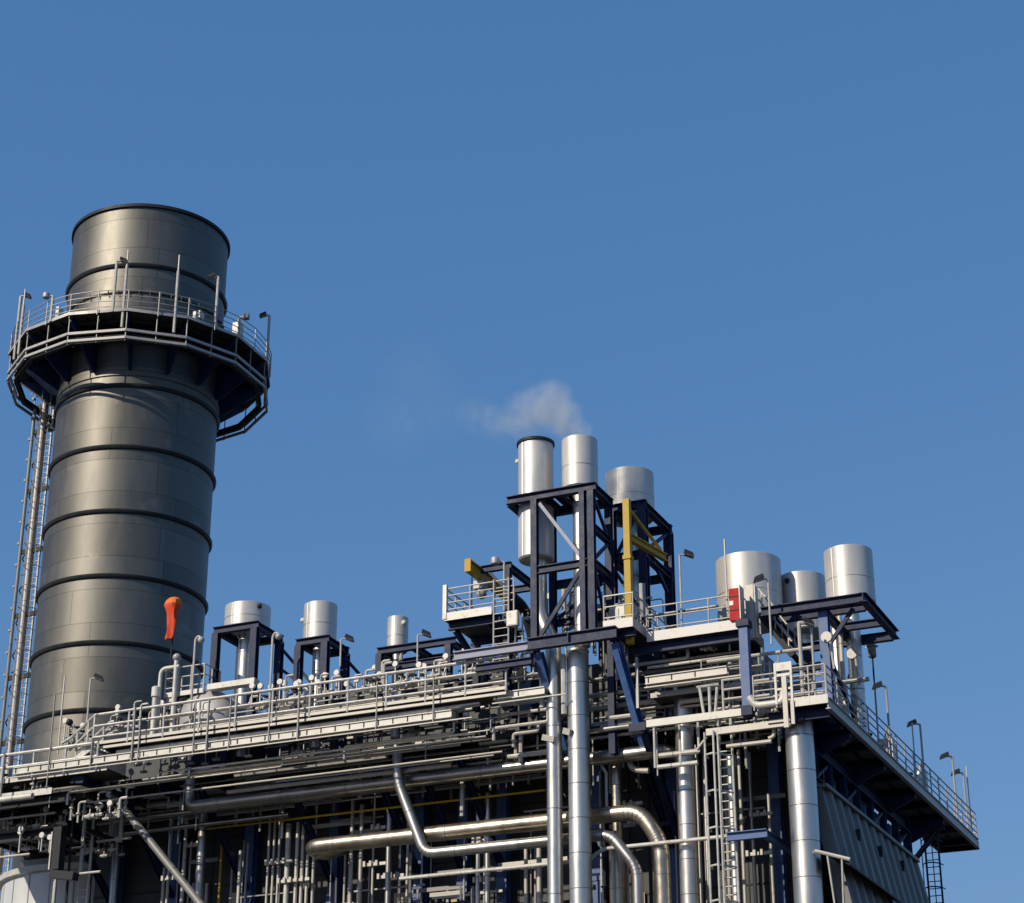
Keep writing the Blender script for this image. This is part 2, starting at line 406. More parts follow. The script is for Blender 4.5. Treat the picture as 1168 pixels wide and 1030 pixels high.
# ================================================================== EXHAUST STACK
SX, SY, SR = -37.09, 12.0, 4.03
st = thing('exhaust_stack', 'tall dark steel exhaust stack with ring stiffeners and an open top', 'chimney', (SX, SY, 0))
ztop = 55.95
obj('shell', MB().lathe([(SR, 22.2), (SR, ztop), (SR-.12, ztop), (SR-.12, 50)], (SX, SY, 0), 96, closed=False), STACK, st, smooth=40)
obj('top_rim', MB().lathe([(SR+.002, ztop-.17), (SR+.11, ztop-.15), (SR+.11, ztop+.02), (SR-.13, ztop+.02), (SR-.13, ztop-.05)], (SX, SY, 0), 96, closed=True), DARK, st)
for z in (52.52, 45.8, 42.5, 39.14, 35.84, 32.53, 29.27, 25.9):
    obj('stiffener_ring', MB().lathe([(SR+.003, z-.22), (SR+.08, z-.20), (SR+.15, z-.10), (SR+.15, z-.03), (SR+.003, z+.03)], (SX, SY, 0), 96, closed=True), DARK, st)
obj('belt_plate', MB().lathe([(SR+.004, 46.55), (SR+.06, 46.5), (SR+.06, 46.25), (SR+.004, 46.2)], (SX, SY, 0), 96, closed=True), STACK, st)
mb = MB().lathe([(SR+.34, 0), (SR+.34, 22.0), (SR+.003, 22.2), (SR-.3, 22.2), (SR-.3, 0)], (SX, SY, 0), 72, closed=True)
obj('base_cladding', mb, DRUM, st, label='pale clad lower drum of the stack')
obj('base_ring', MB().lathe([(SR+.343, 21.7), (SR+.55, 21.75), (SR+.55, 22.02), (SR+.343, 22.06)], (SX, SY, 0), 72, closed=True), CREAM, st)
for k in range(24):
    a = 2*math.pi*k/24+.1; c_, s_ = math.cos(a), math.sin(a)
    obj('clad_joint', MB().beam((SX+(SR+.35)*c_, SY+(SR+.35)*s_, 0), (SX+(SR+.35)*c_, SY+(SR+.35)*s_, 21.68), .05, .03, up=(c_, s_, 0)), GREY if k % 3 else CREAM, st)
# platform round the stack
PZ, PR, NS = 48.5, 6.66, 14
pf = thing('stack_platform', 'dark many-sided service platform ringing the tall stack near its top', 'platform', (SX, SY, PZ))
a0 = R_(-75)+R_(360/NS/2)
def ring_pts(r, z, n=NS, off=a0): return [Vector((SX+r*math.cos(off+2*math.pi*k/n), SY+r*math.sin(off+2*math.pi*k/n), z)) for k in range(n)]
obj('deck', MB().lathe([(SR+.05, PZ-.06), (PR, PZ-.06), (PR, PZ), (SR+.05, PZ)], (SX, SY, 0), NS, a0=a0, closed=True), GRATE, pf)
obj('toe_board', MB().lathe([(PR+.002, PZ-.06), (PR+.04, PZ-.06), (PR+.04, PZ+.1), (PR+.002, PZ+.1)], (SX, SY, 0), NS, a0=a0, closed=True), LTG, pf)
for rr, z in ((PR-.06, PZ-1.05), (PR-.06, PZ-1.45)):
    P = ring_pts(rr, z); P.append(P[0]); mb = MB()
    for i in range(NS): mb.beam(P[i], P[i+1], .1, .13)
    obj('fascia_beam', mb, LTG, pf)
P = ring_pts(PR-.45, PZ-1.3); mb = MB()
for i in range(NS): mb.ibeam(P[i], P[(i+1) % NS], .2, .32)
obj('edge_beam', mb, DARK, pf)
P = ring_pts(SR+1.3, PZ-.3); mb = MB()
for i in range(NS): mb.ibeam(P[i], P[(i+1) % NS], .16, .26)
obj('inner_beam', mb, DARK, pf)
for k in range(NS*2):
    a = a0 + math.pi*k/NS; ca, sa = math.cos(a), math.sin(a)
    rr = (PR-.1) if k % 2 == 0 else (PR-.1)*math.cos(math.pi/NS)
    def q(r, z): return (SX+r*ca, SY+r*sa, z)
    obj('hanger', MB().beam(q(rr, PZ+.02), q(rr, PZ-1.6), .045, .045), DULL, pf)
    tv = Vector((-sa, ca, 0))
    mb = MB().prism([Vector(q(SR+.02, PZ-.1))-tv*.05, Vector(q(rr-.1, PZ-.1))-tv*.05, Vector(q(rr-.1, PZ-.3))-tv*.05, Vector(q(SR+.3, PZ-2.0))-tv*.05, Vector(q(SR+.02, PZ-2.0))-tv*.05], tv*.1)
    if k % 2 == 0: obj('bracket', mb, NAVY, pf)
    else: obj('bracket', MB().ibeam(q(SR+.02, PZ-.25), q(rr-.1, PZ-.25), .14, .28), DARK, pf)
P = ring_pts(PR-.05, PZ, 28); P.append(P[0])
for k in range(4):
    z = 1.12-k*.3; obj('rail', MB().tube([p+Vector((0,0,z)) for p in P], .024, 6), LTG, pf)
for p in P[:-1]: obj('post', MB().tube([p+Vector((0,0,-.2)), p+Vector((0,0,1.14))], .026, 6), LTG, pf)
mb = MB()
for k in range(56):
    a = 2*math.pi*k/56+.03; mb.beam((SX+(SR+.1)*math.cos(a), SY+(SR+.1)*math.sin(a), PZ-.13), (SX+(PR-.35)*math.cos(a), SY+(PR-.35)*math.sin(a), PZ-.13), .05, .1)
for rr in (SR+.7, SR+1.9):
    P2 = ring_pts(rr, PZ-.2); P2.append(P2[0])
    for i in range(NS): mb.beam(P2[i], P2[i+1], .06, .12)
obj('joist', mb, DARK, pf)
# inner hook ring on the shell
mb = MB().lathe([(SR+.002, PZ+2.35), (SR+.07, PZ+2.35), (SR+.07, PZ+2.42), (SR+.002, PZ+2.42)], (SX, SY, 0), 72, closed=True)
for k in range(48):
    a = 2*math.pi*k/48; mb.beam((SX+(SR+.09)*math.cos(a), SY+(SR+.09)*math.sin(a), PZ+2.2), (SX+(SR+.09)*math.cos(a), SY+(SR+.09)*math.sin(a), PZ+2.5), .04, .04)
obj('hook_ring', mb, DARK, pf)
# things on the stack platform
def on_platform(px, front=True):
    best = None
    for k in range(720):
        a = math.pi*k/360; p = Vector((SX+(PR-.12)*math.cos(a), SY+(PR-.12)*math.sin(a), PZ))
        d = abs(pix(p)[0]-px); nearer = (p.x-CAM[0])**2+(p.y-CAM[1])**2 < (SX-CAM[0])**2+(SY-CAM[1])**2
        if front != nearer: d += 1e4 if not (px < 25 or px > 296) else 0
        if best is None or d < best[0]: best = (d, p)
    return best[1]
def pole_h(p, ytop): return zfor(p.x, p.y, ytop)
for px, yt, side, hd, lab in ((18, 338, 1, 'box', 'tall floodlight pole at the left end of the stack platform'),
                         (58, 338, -1, 'drum', 'short floodlight with drum head left on the stack platform railing'),
                         (129, 298, 1, 'box', 'thin floodlight pole in front of the stack shell beside a needle mast'),
                         (245, 316, -1, 'box', 'bent floodlight pole right of the needle masts on stack platform'),
                         (272, 362, 1, 'drum', 'short floodlight with drum head beside white box on stack platform'),
                         (303, 360, -1, 'box', 'tall floodlight pole at the right end of the stack platform')):
    p = on_platform(px); zt = pole_h(p, yt); lamp(p+Vector((0,0,-.9 if px in (18, 303) else -.05)), (p.x, p.y, zt), lab, side, 'floodlights on the stack platform', hd, r=.075)
for px, yt, lab in ((141, 285, 'thin pale needle mast left on the stack platform'), (199, 291, 'thick dark needle mast on the stack platform'), (23, 330, 'needle mast at far left of the stack platform')):
    p = on_platform(px); zt = pole_h(p, yt)
    t = thing('lightning_rod', lab, 'lightning rod', p, 'lightning rods')
    obj('mast', MB().tube([p+Vector((0,0,-.9)), (p.x, p.y, zt-.9)], .075, 8), GALV, t)
    obj('tip', MB().tube([(p.x, p.y, zt-.9), (p.x, p.y, zt)], .04, 6), GALV, t)
for px, dz, w, h, lab in ((277, .15, .4, .9, 'white control box at the right of the stack platform'), (229, .3, .4, .4, 'small white box hanging on the stack platform rail'), (61, .2, .22, .6, 'pale equipment box at the left of the stack platform')):
    p = on_platform(px)*1.0; p += (Vector((SX, SY, PZ))-p).normalized()*.35
    t = thing('control_box', lab, 'box', p+Vector((0,0,dz)), 'boxes on the stack platform')
    obj('casing', MB().box(p+Vector((-w/2,-.2,dz)), p+Vector((w/2,.2,dz+h))), WHITE, t)
    obj('support', MB().box(p+Vector((-.05,-.05,0)), p+Vector((.05,.05,dz))), GALV, t)
    obj('front_panel', MB().box(p+Vector((-w/2+.06,-.22,dz+.06)), p+Vector((w/2-.06,-.203,dz+h*.5))), GREY, t)
# ladder and risers left of the stack
YL = 11.0
q = at(50, 543, Y=YL); base = Vector((q.x, YL, 20.0))
t = thing('caged_ladder', 'long caged ladder climbing the left flank of the dark stack', 'ladder', base)
xs = [q.x-.22, q.x+.22]
for x in xs: obj('stile', MB().beam((x, YL, 20), (x, YL, PZ), .06, .1, up=(0,1,0)), GALV, t)
rungs(t, xs[0], xs[1], YL, 20.1, PZ, .3, .024, GALV)
mb = MB()
for k in range(26):
    z = 21.5+k*1.1
    mb.tube([(q.x-.38*math.cos(a), YL-.75*math.sin(a), z) for a in [math.pi*i/10 for i in range(11)]], .022, 5)
for a in (.2, .5, .8):
    mb.tube([(q.x-.38*math.cos(math.pi*a), YL-.75*math.sin(math.pi*a), 21.5), (q.x-.38*math.cos(math.pi*a), YL-.75*math.sin(math.pi*a), PZ-1)], .02, 5)
obj('cage', mb, LTG, t)
for px, py, r, m, nm, lab, zt in ((32, 543, .085, DULL, 'support_mast', 'slim dark mast standing outermost left of the stack', PZ-1.6), (43, 543, .12, GALV, 'riser_pipe', 'pale riser pipe running up beside the stack ladder', PZ-.8)):
    c = at(px, py, Y=YL-.1)
    t = thing(nm, lab, 'pipe', (c.x, c.y, 0))
    obj('pipe_run', MB().tube([(c.x, c.y, 0), (c.x, c.y, zt)], r, 10, seam=2.2, seam_mi=1), [m, SEAM], t)
    for z in (45.6, 42.3, 39.0, 35.6, 32.4, 29.1): obj('bracket', MB().box((c.x-.1, c.y+.02, z-.12), (c.x+(1.0 if r > .1 else .55), c.y+.12, z+.12)), DARK, t)
    for k in range(24):
        obj('clip', MB().box((c.x-r-.1, c.y-.08, 21+k*1.15), (c.x-r+.02, c.y+.08, 21.12+k*1.15)), DULL, t)
mx0, mx1 = at(32, 543, Y=YL-.1).x, q.x-.3
t = thing('lattice_mast', 'dark zigzag lattice bracing between the outer mast and the stack ladder', 'lattice', (mx0, YL-.1, 20), None)
mb = MB(); z = 20.; k = 0
while z < PZ-1.8:
    a_, b_ = (mx0, mx1) if k % 2 == 0 else (mx1, mx0)
    mb.beam((a_, YL+.12, z), (b_, YL+.12, z+.85), .04, .05); z += .85; k += 1
    if k % 2: mb.beam((mx0, YL+.18, z), (mx1, YL+.18, z), .04, .05)
obj('lacing', mb, DARK, t)
obj('chord', MB().beam((mx1, YL+.15, 20), (mx1, YL+.15, PZ-.2), .07, .07, up=(0,1,0)), DULL, t)
pipe('conduit', 'thin grey conduit between the ladder and the stack shell', [(q.x+.55, YL+.2, 0), (q.x+.55, YL+.2, PZ-.3)], .05, DULL, n=8)
pipe('conduit', 'lumpy cable bundle hugging the left side of the stack shell', [(q.x+.78+.04*math.sin(k*2.1), YL+.35, 18+k*1.0) for k in range(32)], .09, DULL, n=8)

# ================================================================== SILENCERS
def silencer(px, yt, yb, w, Y, label, rim=False, lug=None, inlet=None, legs=True, dome=False, n_pipe=1, two=False, top_mat=None):
    el = .36
    c = at(px, yt+w*.5*el, Y=Y); r = w/2/scale_at(c)
    zb = zfor(c.x, c.y, yb+w*.5*el)
    t = thing('vent_silencer', label, 'silencer', (c.x, c.y, zb), 'vent silencers on the plant roof')
    h = c.z-zb
    prof = [(r*.45, zb), (r-.06, zb), (r, zb+.06), (r, c.z-.02), (r-.03, c.z), (r-.05, c.z-.02), (r-.05, c.z-.6), (r*.2, c.z-.6)]
    obj('drum', MB().lathe(prof, (c.x, c.y, 0), 48), SILV, t)
    # welded seams
    mb = MB(); 
    a = R_(random.uniform(240, 300)); d = Vector((math.cos(a), math.sin(a), 0))
    mb.beam(Vector((c.x, c.y, zb+.08))+d*(r+.001), Vector((c.x, c.y, c.z-.06))+d*(r+.001), .02, .02)
    mb.lathe([(r+.001, zb+h*.42), (r+.006, zb+h*.42), (r+.006, zb+h*.42+.025), (r+.001, zb+h*.42+.025)], (c.x, c.y, 0), 48, closed=True)
    obj('weld_seam', mb, ALU2, t)
    if rim: obj('rim', MB().lathe([(r+.002, c.z-.12), (r+.06, c.z-.10), (r+.06, c.z+.01), (r+.002, c.z+.03)], (c.x, c.y, 0), 48, closed=True), DARK, t)
    if lug:
        a = R_(lug[0]); p = Vector((c.x+(r+.04)*math.cos(a), c.y+(r+.04)*math.sin(a), zb+h*lug[1]))
        obj('lifting_lug', MB().ball(p, .11, 8), WHITE if len(lug) < 3 else DARK, t)
    if inlet:
        rp, zi = inlet
        obj('inlet_pipe', MB().tube([(c.x, c.y, zi), (c.x, c.y, zb+.02)], rp, 16, seam=1.3), [ALU, SEAM], t)
    if two:
        obj('drain_pipe', MB().tube([(c.x+r*.55, c.y-.1, zb-2.6), (c.x+r*.55, c.y-.1, zb+.02)], .07, 8), GALV, t)
    return c, r, zb
S1 = silencer(283, 684, 711, 52, 4, 'wide squat grey silencer on a blue frame nearest the stack', inlet=(.33, 24.6), two=True, lug=(330, .8, 1))
S2 = silencer(366, 684, 727, 38, 4, 'grey silencer on a blue frame, second from the stack', inlet=(.26, 24.6), two=True, lug=(200, .62))
S3 = silencer(454, 701, 740, 24, 4, 'narrow grey silencer standing alone left of the crane platform', inlet=(.2, 24.6), two=True, lug=(330, .78))
S4 = silencer(611, 499, 633, 40, .9, 'tall slim silver silencer with dark rim in the blue tower', rim=True, lug=(190, .86))
S5 = silencer(661, 496, 553, 41, .9, 'slim silver silencer giving off steam on top of the blue tower', inlet=None)
S6 = silencer(718, 532, 583, 55, 5.2, 'wide silver silencer behind the yellow jib crane', inlet=(.33, 24.5), two=True, lug=(190, .55))
S7 = silencer(853, 628, 700, 74, 6, 'widest silver silencer drum behind the red signal box', inlet=(.4, 23))
S8 = silencer(914, 650, 715, 53, 7.5, 'short silver silencer half hidden between two larger drums', inlet=(.3, 23), lug=(250, .85, 1))
S9 = silencer(967, 620, 681, 55, 5.2, 'rightmost silver silencer above the cantilevered blue roof frame', inlet=(.27, 22.6))

def frame(name, label, x0, x1, y0, y1, zb, zt, m, w=.28, mids=(), over=0., braces=(), cat='frame'):
    t = thing(name, label, cat, (x0, y0, zb), 'blue steel frames carrying silencers')
    for x in (x0, x1):
        for y in (y0, y1): obj('leg', MB().ibeam((x, y, zb), (x, y, zt-.16), w, w, .035, up=(0,1,0)), m, t)
    for lv in (zt,)+tuple(mids):
        for y in (y0, y1): obj('beam', MB().ibeam((x0-over-w/2, y, lv), (x1+w/2, y, lv), w*.8, .3), m, t)
        for x in (x0, x1): obj('beam', MB().ibeam((x, y0+w*.42, lv-.004), (x, y1-w*.42, lv-.004), w*.8, .28), m, t)
    for p, q_ in braces: obj('brace', MB().beam(p, q_, .12, .12), m, t)
    return t
def frame_under(S, wpx, label, Y0, dep, yl):
    c, r, zb = S; k = wpx/2/scale_at(c)
    x0 = at(*yl[0], Y=Y0).x; x1 = at(*yl[1], Y=Y0).x
    return frame('silencer_frame', label, x0, x1, Y0, Y0+dep, 24.7, zb-.16, NAVY, .30, mids=(zb-1.55,) if dep < 1 else (),
                 braces=[((x1+.1, Y0+dep, zb-.6), (x1+.1+1.6, Y0+dep, zb-2.4)), ((x1+.1, Y0+dep, zb-1.5), (x1+.1+1.8, Y0+dep, zb-2.9))])
frame_under(S1, 55, 'blue steel stand under the wide squat silencer nearest the stack', 3.0, 2.0, ((246, 740), (290, 740)))
frame_under(S2, 50, 'blue steel stand under the second silencer from the stack', 3.2, 1.7, ((341, 745), (371, 745)))
c, r, zb = S3
a = at(433, 752, Y=3.2).x; b = at(512, 740, Y=3.2).x
t = thing('silencer_frame', 'long low blue beam frame under the narrow lone silencer', 'frame', (a, 3.2, 24.7), 'blue steel frames carrying silencers')
zf = zb-.14
for y in (3.2, 4.9): obj('beam', MB().ibeam((a-.1, y, zf), (b+.3, y, zf), .24, .28), NAVY, t)
for x in (a, a+1.5, b): obj('beam', MB().ibeam((x, 3.33, zf-.004), (x, 4.77, zf-.004), .22, .26), NAVY, t)
for x in (a, b):
    for y in (3.2, 4.9): obj('leg', MB().ibeam((x, y, 24.7), (x, y, zf-.15), .26, .26, up=(0,1,0)), NAVY, t)
obj('lower_beam', MB().ibeam((a-.1, 3.18, zf-.75), (b+.3, 3.18, zf-.75), .2, .26), NAVY, t)

# ------------------------------------------------------------------ blue pipe tower
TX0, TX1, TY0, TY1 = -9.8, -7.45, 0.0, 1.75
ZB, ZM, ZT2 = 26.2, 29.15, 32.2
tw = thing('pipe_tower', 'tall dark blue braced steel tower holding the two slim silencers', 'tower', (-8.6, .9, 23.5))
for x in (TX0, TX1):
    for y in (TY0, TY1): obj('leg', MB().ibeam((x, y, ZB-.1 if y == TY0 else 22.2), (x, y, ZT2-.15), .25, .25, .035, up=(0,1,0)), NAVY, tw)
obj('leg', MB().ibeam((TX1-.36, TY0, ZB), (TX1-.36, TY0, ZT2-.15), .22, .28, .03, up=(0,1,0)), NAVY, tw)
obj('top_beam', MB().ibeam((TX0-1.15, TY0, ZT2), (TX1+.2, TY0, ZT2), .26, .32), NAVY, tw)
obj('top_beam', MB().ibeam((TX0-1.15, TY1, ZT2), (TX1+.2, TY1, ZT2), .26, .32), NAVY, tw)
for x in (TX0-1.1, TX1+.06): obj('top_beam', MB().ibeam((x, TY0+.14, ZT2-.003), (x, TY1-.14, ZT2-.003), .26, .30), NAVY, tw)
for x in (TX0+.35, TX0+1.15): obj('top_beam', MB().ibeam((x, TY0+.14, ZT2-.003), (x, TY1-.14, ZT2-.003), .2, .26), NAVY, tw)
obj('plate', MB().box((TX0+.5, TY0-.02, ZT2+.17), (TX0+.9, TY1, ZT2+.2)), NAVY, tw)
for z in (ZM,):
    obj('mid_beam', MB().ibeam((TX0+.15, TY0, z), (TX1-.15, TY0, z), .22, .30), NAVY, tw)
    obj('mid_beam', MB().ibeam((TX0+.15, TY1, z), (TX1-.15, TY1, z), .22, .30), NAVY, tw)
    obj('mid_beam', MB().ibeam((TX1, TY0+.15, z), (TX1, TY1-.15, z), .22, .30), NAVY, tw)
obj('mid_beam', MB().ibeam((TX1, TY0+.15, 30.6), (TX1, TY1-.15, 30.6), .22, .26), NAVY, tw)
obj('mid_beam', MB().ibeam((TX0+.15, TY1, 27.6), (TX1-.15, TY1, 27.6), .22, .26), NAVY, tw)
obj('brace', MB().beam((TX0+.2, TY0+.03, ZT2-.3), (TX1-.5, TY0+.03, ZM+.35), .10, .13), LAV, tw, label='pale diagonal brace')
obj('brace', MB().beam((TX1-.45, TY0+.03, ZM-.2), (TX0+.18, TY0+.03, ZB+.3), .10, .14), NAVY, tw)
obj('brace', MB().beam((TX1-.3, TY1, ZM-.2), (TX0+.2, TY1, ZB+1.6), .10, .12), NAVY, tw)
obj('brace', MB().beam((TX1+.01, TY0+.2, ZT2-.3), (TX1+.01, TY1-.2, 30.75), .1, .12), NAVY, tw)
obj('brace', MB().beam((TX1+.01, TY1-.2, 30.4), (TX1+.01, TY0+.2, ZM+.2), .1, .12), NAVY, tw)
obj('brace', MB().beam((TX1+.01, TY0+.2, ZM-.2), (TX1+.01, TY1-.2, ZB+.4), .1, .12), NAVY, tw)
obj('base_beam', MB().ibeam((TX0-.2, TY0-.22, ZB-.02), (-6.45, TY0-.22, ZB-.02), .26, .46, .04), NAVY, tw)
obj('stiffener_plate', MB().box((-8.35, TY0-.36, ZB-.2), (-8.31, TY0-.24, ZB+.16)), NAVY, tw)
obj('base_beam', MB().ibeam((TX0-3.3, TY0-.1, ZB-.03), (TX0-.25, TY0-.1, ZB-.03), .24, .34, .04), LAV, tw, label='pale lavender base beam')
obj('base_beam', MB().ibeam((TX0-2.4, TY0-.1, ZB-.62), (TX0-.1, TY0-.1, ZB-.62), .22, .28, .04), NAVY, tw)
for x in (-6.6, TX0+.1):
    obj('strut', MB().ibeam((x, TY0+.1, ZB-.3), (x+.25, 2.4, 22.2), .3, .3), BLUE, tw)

# ------------------------------------------------------------------ big vertical pipes of the tower
c4, c5 = S4[0], S5[0]
bx = at(632.5, 900, Y=.9).x
t = thing('vent_pipe', 'silver vent pipe with an offset kink dropping from the dark-rimmed silencer', 'pipe', (bx, .9, 0))
z1 = zfor(c4.x, .9, 702); z2 = zfor(bx, .9, 735)
obj('upper_run', MB().tube([(c4.x+.12, .9, S4[2]+.05), (c4.x+.12, .9, z1), (bx, .9, z2), (bx, .9, z2-.8)], .30, 20, .5, seam=0), [ALU, SEAM], t)
obj('lower_run', MB().tube([(bx, .9, 0), (bx, .9, z2-.75)], .285, 20, seam=3.1), [ALU, SEAM], t)
obj('pipe_shoe', MB().beam((bx-.42, .85, 22.9), (bx+.2, .5, 22.65), .12, .22), GALV, t)
obj('guide_pipe', MB().tube([(bx-.42, .75, 24.0), (bx-.42, .75, 25.7)], .1, 8), CREAM, t)
b5 = at(661, 900, Y=.9).x
t = thing('vent_pipe', 'thickest silver clad pipe running straight down from the steaming silencer', 'pipe', (b5, .9, 0))
obj('upper_run', MB().tube([(c5.x, .9, ZB), (c5.x, .9, S5[2]+.05)], .30, 20, seam=1.6), [ALU, SEAM], t)
obj('lower_run', MB().tube([(b5, .9, 0), (b5, .9, ZB-.15)], .41, 24, seam=1.27), [ALU, SEAM], t)
obj('collar', MB().lathe([(.305, ZB-.25), (.43, ZB-.2), (.43, ZB-.13), (.305, ZB-.05)], (b5, .9, 0), 24, closed=True), ALU2, t)
obj('pipe_shoe', MB().beam((b5-.5, .7, 23.0), (b5-.1, .4, 22.8), .12, .22), GALV, t)
obj('guide_pipe', MB().tube([(b5-.46, .62, 23.6), (b5-.46, .62, 25.9)], .11, 8), CREAM, t)

# ------------------------------------------------------------------ frame behind the jib crane
q0 = at(733, 588, Y=3.5); zq = S6[2]-.15
fx1, fx0 = q0.x, at(697, 594, Y=3.5).x
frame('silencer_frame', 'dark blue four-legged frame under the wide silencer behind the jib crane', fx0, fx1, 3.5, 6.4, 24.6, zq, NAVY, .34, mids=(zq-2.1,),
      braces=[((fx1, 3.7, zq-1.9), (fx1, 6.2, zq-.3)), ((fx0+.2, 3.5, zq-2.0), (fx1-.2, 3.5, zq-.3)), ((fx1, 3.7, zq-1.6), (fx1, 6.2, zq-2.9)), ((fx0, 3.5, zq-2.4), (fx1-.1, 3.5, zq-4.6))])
# yellow jib crane
jb = at(718, 705, Y=.5); jt = zfor(jb.x, .5, 570)
t = thing('jib_crane', 'yellow jib crane with post and braced arm beside the blue tower', 'crane', (jb.x, .5, jb.z-1.2))
obj('post', MB().box((jb.x-.125, .38, jb.z-1.0), (jb.x+.125, .62, jt)).box((jb.x-.16, .34, jb.z+2.3), (jb.x+.16, .66, jb.z+2.45)), YEL, t)
az = zfor(jb.x, .5, 613); arm_end = Vector((jb.x+.55, 3.1, az))
obj('arm', MB().ibeam((jb.x+.1, .66, az), arm_end, .2, .3, .05), YEL, t)
obj('brace', MB().beam((jb.x+.05, .62, zfor(jb.x, .5, 580)), arm_end+Vector((-.05, -.35, .2)), .09, .1), YEL, t)
# hoist beam at the left
h0 = at(534, 645, Y=.0)
t = thing('hoist_beam', 'yellow monorail hoist beam projecting over the small left platform', 'crane', (h0.x, 0, h0.z-.3))
obj('runway', MB().ibeam((h0.x, .0, h0.z), (h0.x, 3.6, h0.z), .24, .48, .05), YEL, t)
obj('runway', MB().tube([(h0.x+.02, 3.6, h0.z), (h0.x+.3, 4.6, h0.z-.2), (h0.x+.5, 5.2, h0.z-1.6), (h0.x+.55, 5.3, h0.z-3.2)], .22, 8, .6), DARK, t, label='dark curved end of the hoist runway')
obj('end_plate', MB().box((h0.x-.13, -.06, h0.z-.26), (h0.x+.13, -.004, h0.z+.26)), YEL, t)
obj('trolley', MB().box((h0.x-.2, .9, h0.z-.62), (h0.x+.2, 1.4, h0.z-.3)).ball((h0.x+.05, 1.1, h0.z-.8), .22), GREY, t)
obj('hook_line', MB().tube([(h0.x-.1, .55, h0.z-2.4), (h0.x-.1, .55, h0.z-.28)], .03, 6), DARK, t)
# portal carrying the hoist
pz = at(580, 645, Y=1.0).z; px0, px1 = at(549, 652, Y=1.0).x, at(579, 645, Y=1.0).x
t = thing('hoist_portal', 'dark blue portal frame carrying the yellow hoist beam', 'frame', (px1, 1.0, 26.4))
obj('beam', MB().ibeam((px0, 1.0, pz), (px1+.15, 1.0, pz), .2, .28), NAVY, t)
obj('beam', MB().ibeam((px1, 1.12, pz-.003), (px1, 3.6, pz-.003), .2, .28), NAVY, t)
obj('beam', MB().ibeam((px0, 3.6, pz), (px1+.15, 3.6, pz), .2, .28), NAVY, t)
for x, y in ((px1, 1.0), (px1, 3.6), (px0+.2, 3.6)): obj('leg', MB().ibeam((x, y, 24.7), (x, y, pz-.15), .26, .26, up=(0,1,0)), NAVY, t)
obj('brace', MB().beam((px0+.3, 1.0, pz-.1), (px0+1.0, 1.0, pz-.9), .1, .1), NAVY, t)

# ------------------------------------------------------------------ small left platform
l0, l1 = at(508, 706, Y=0).x, at(561, 698, Y=0).x
zd = at(508, 704, Y=0).z
t = thing('crane_platform', 'small pale railed platform under the yellow hoist beam', 'platform', (l0, 0, zd-.3))
obj('deck', MB().box((l0, .02, zd-.1), (l1, 2.6, zd-.04)), GRATE, t)
obj('toe_plate', MB().box((l0-.02, -.03, zd-.16), (l1, .017, zd+.16)), CREAM, t)
obj('toe_plate', MB().box((l0-.05, -.03, zd-.15), (l0-.021, 2.6, zd+.15)), CREAM, t)
for y in (.3, 2.3): obj('bearer', MB().ibeam((l0, y, zd-.28), (l1+.3, y, zd-.28), .2, .34), NAVY, t)
for x in (l0+.25, l1-.3):
    obj('brace', MB().ibeam((x, .4, zd-.45), (x+.5, 2.6, zd-2.1), .18, .2), NAVY, t)
    obj('leg', MB().ibeam((x, 2.3, 24.7), (x, 2.3, zd-.45), .24, .24, up=(0,1,0)), NAVY, t)
t = thing('guard_rail', 'pale railing round the small platform under the hoist beam', 'railing', (l0, 0, zd), 'walkway railings')
guard_rail(t, [(l0, 2.6, zd), (l0, .03, zd), (l1+.1, .03, zd), (l1+.9, .03, zd)], 1.15, 4, .95, .032, m=GALV)
obj('kick_post', MB().box((l0-.1, -.06, zd-.1), (l0+.06, .06, zd+1.3)), CREAM, t)
bxp = at(585, 706, Y=-.05)
t = thing('junction_box', 'cream square junction box on the ladder frame of the hoist platform', 'box', bxp)
obj('casing', MB().box(bxp+Vector((-.22, -.1, -.28)), bxp+Vector((.22, .12, .3))), CREAM, t)
obj('cover', MB().box(bxp+Vector((-.19, -.115, -.25)), bxp+Vector((.19, -.103, .27))), CREAM, t)
def ladder(name, label, x0, x1, y, z0, z1, m, cage=0, hoops=0, sp=.3, group=None, r=.035, axis='x'):
    t = thing(name, label, 'ladder', ((x0+x1)/2, y, z0), group)
    for x in (x0, x1): obj('stile', MB().tube([(x, y, z0), (x, y, z1)], r, 8), m, t)
    rungs(t, x0, x1, y, z0+.15, z1, sp, .02, m)
    if cage:
        cx = (x0+x1)/2; w = (x1-x0)/2+.14
        for i in range(hoops):
            z = z1-.4-i*(z1-z0-1)/max(1, hoops-1) if hoops < 6 else z0+.8+i*1.0
            if z > z1: break
            obj('hoop', MB().tube([(cx-w*math.cos(a), y-cage*math.sin(a), z) for a in [math.pi*k/10 for k in range(11)]], .028, 6), m, t)
        for f in (.15, .38, .62, .85): obj('cage_bar', MB().tube([(cx-w*math.cos(math.pi*f), y-cage*math.sin(math.pi*f), z0+.3), (cx-w*math.cos(math.pi*f), y-cage*math.sin(math.pi*f), z1)], .022, 6), m, t)
    return t
la, lb = at(563, 735, Y=-.05).x, at(580, 733, Y=-.05).x
ladder('access_ladder', 'short pale ladder below the hoist platform railing', la, lb, -.05, 25.4, zd+1.2, GALV)
lc, ld = at(588, 735, Y=.3).x, at(596, 733, Y=.3).x
ladder('access_ladder', 'second short ladder beside the blue tower leg', lc, ld, .3, 25.4, zd-.2, GALV)
# lamp near crane platform
p0 = at(575, 700, Y=.2); p1 = at(575, 641, Y=.2); lamp(p0, p1, 'floodlight with round head between hoist beam and blue tower', -1, 'floodlights on the front roof edge', 'drum')

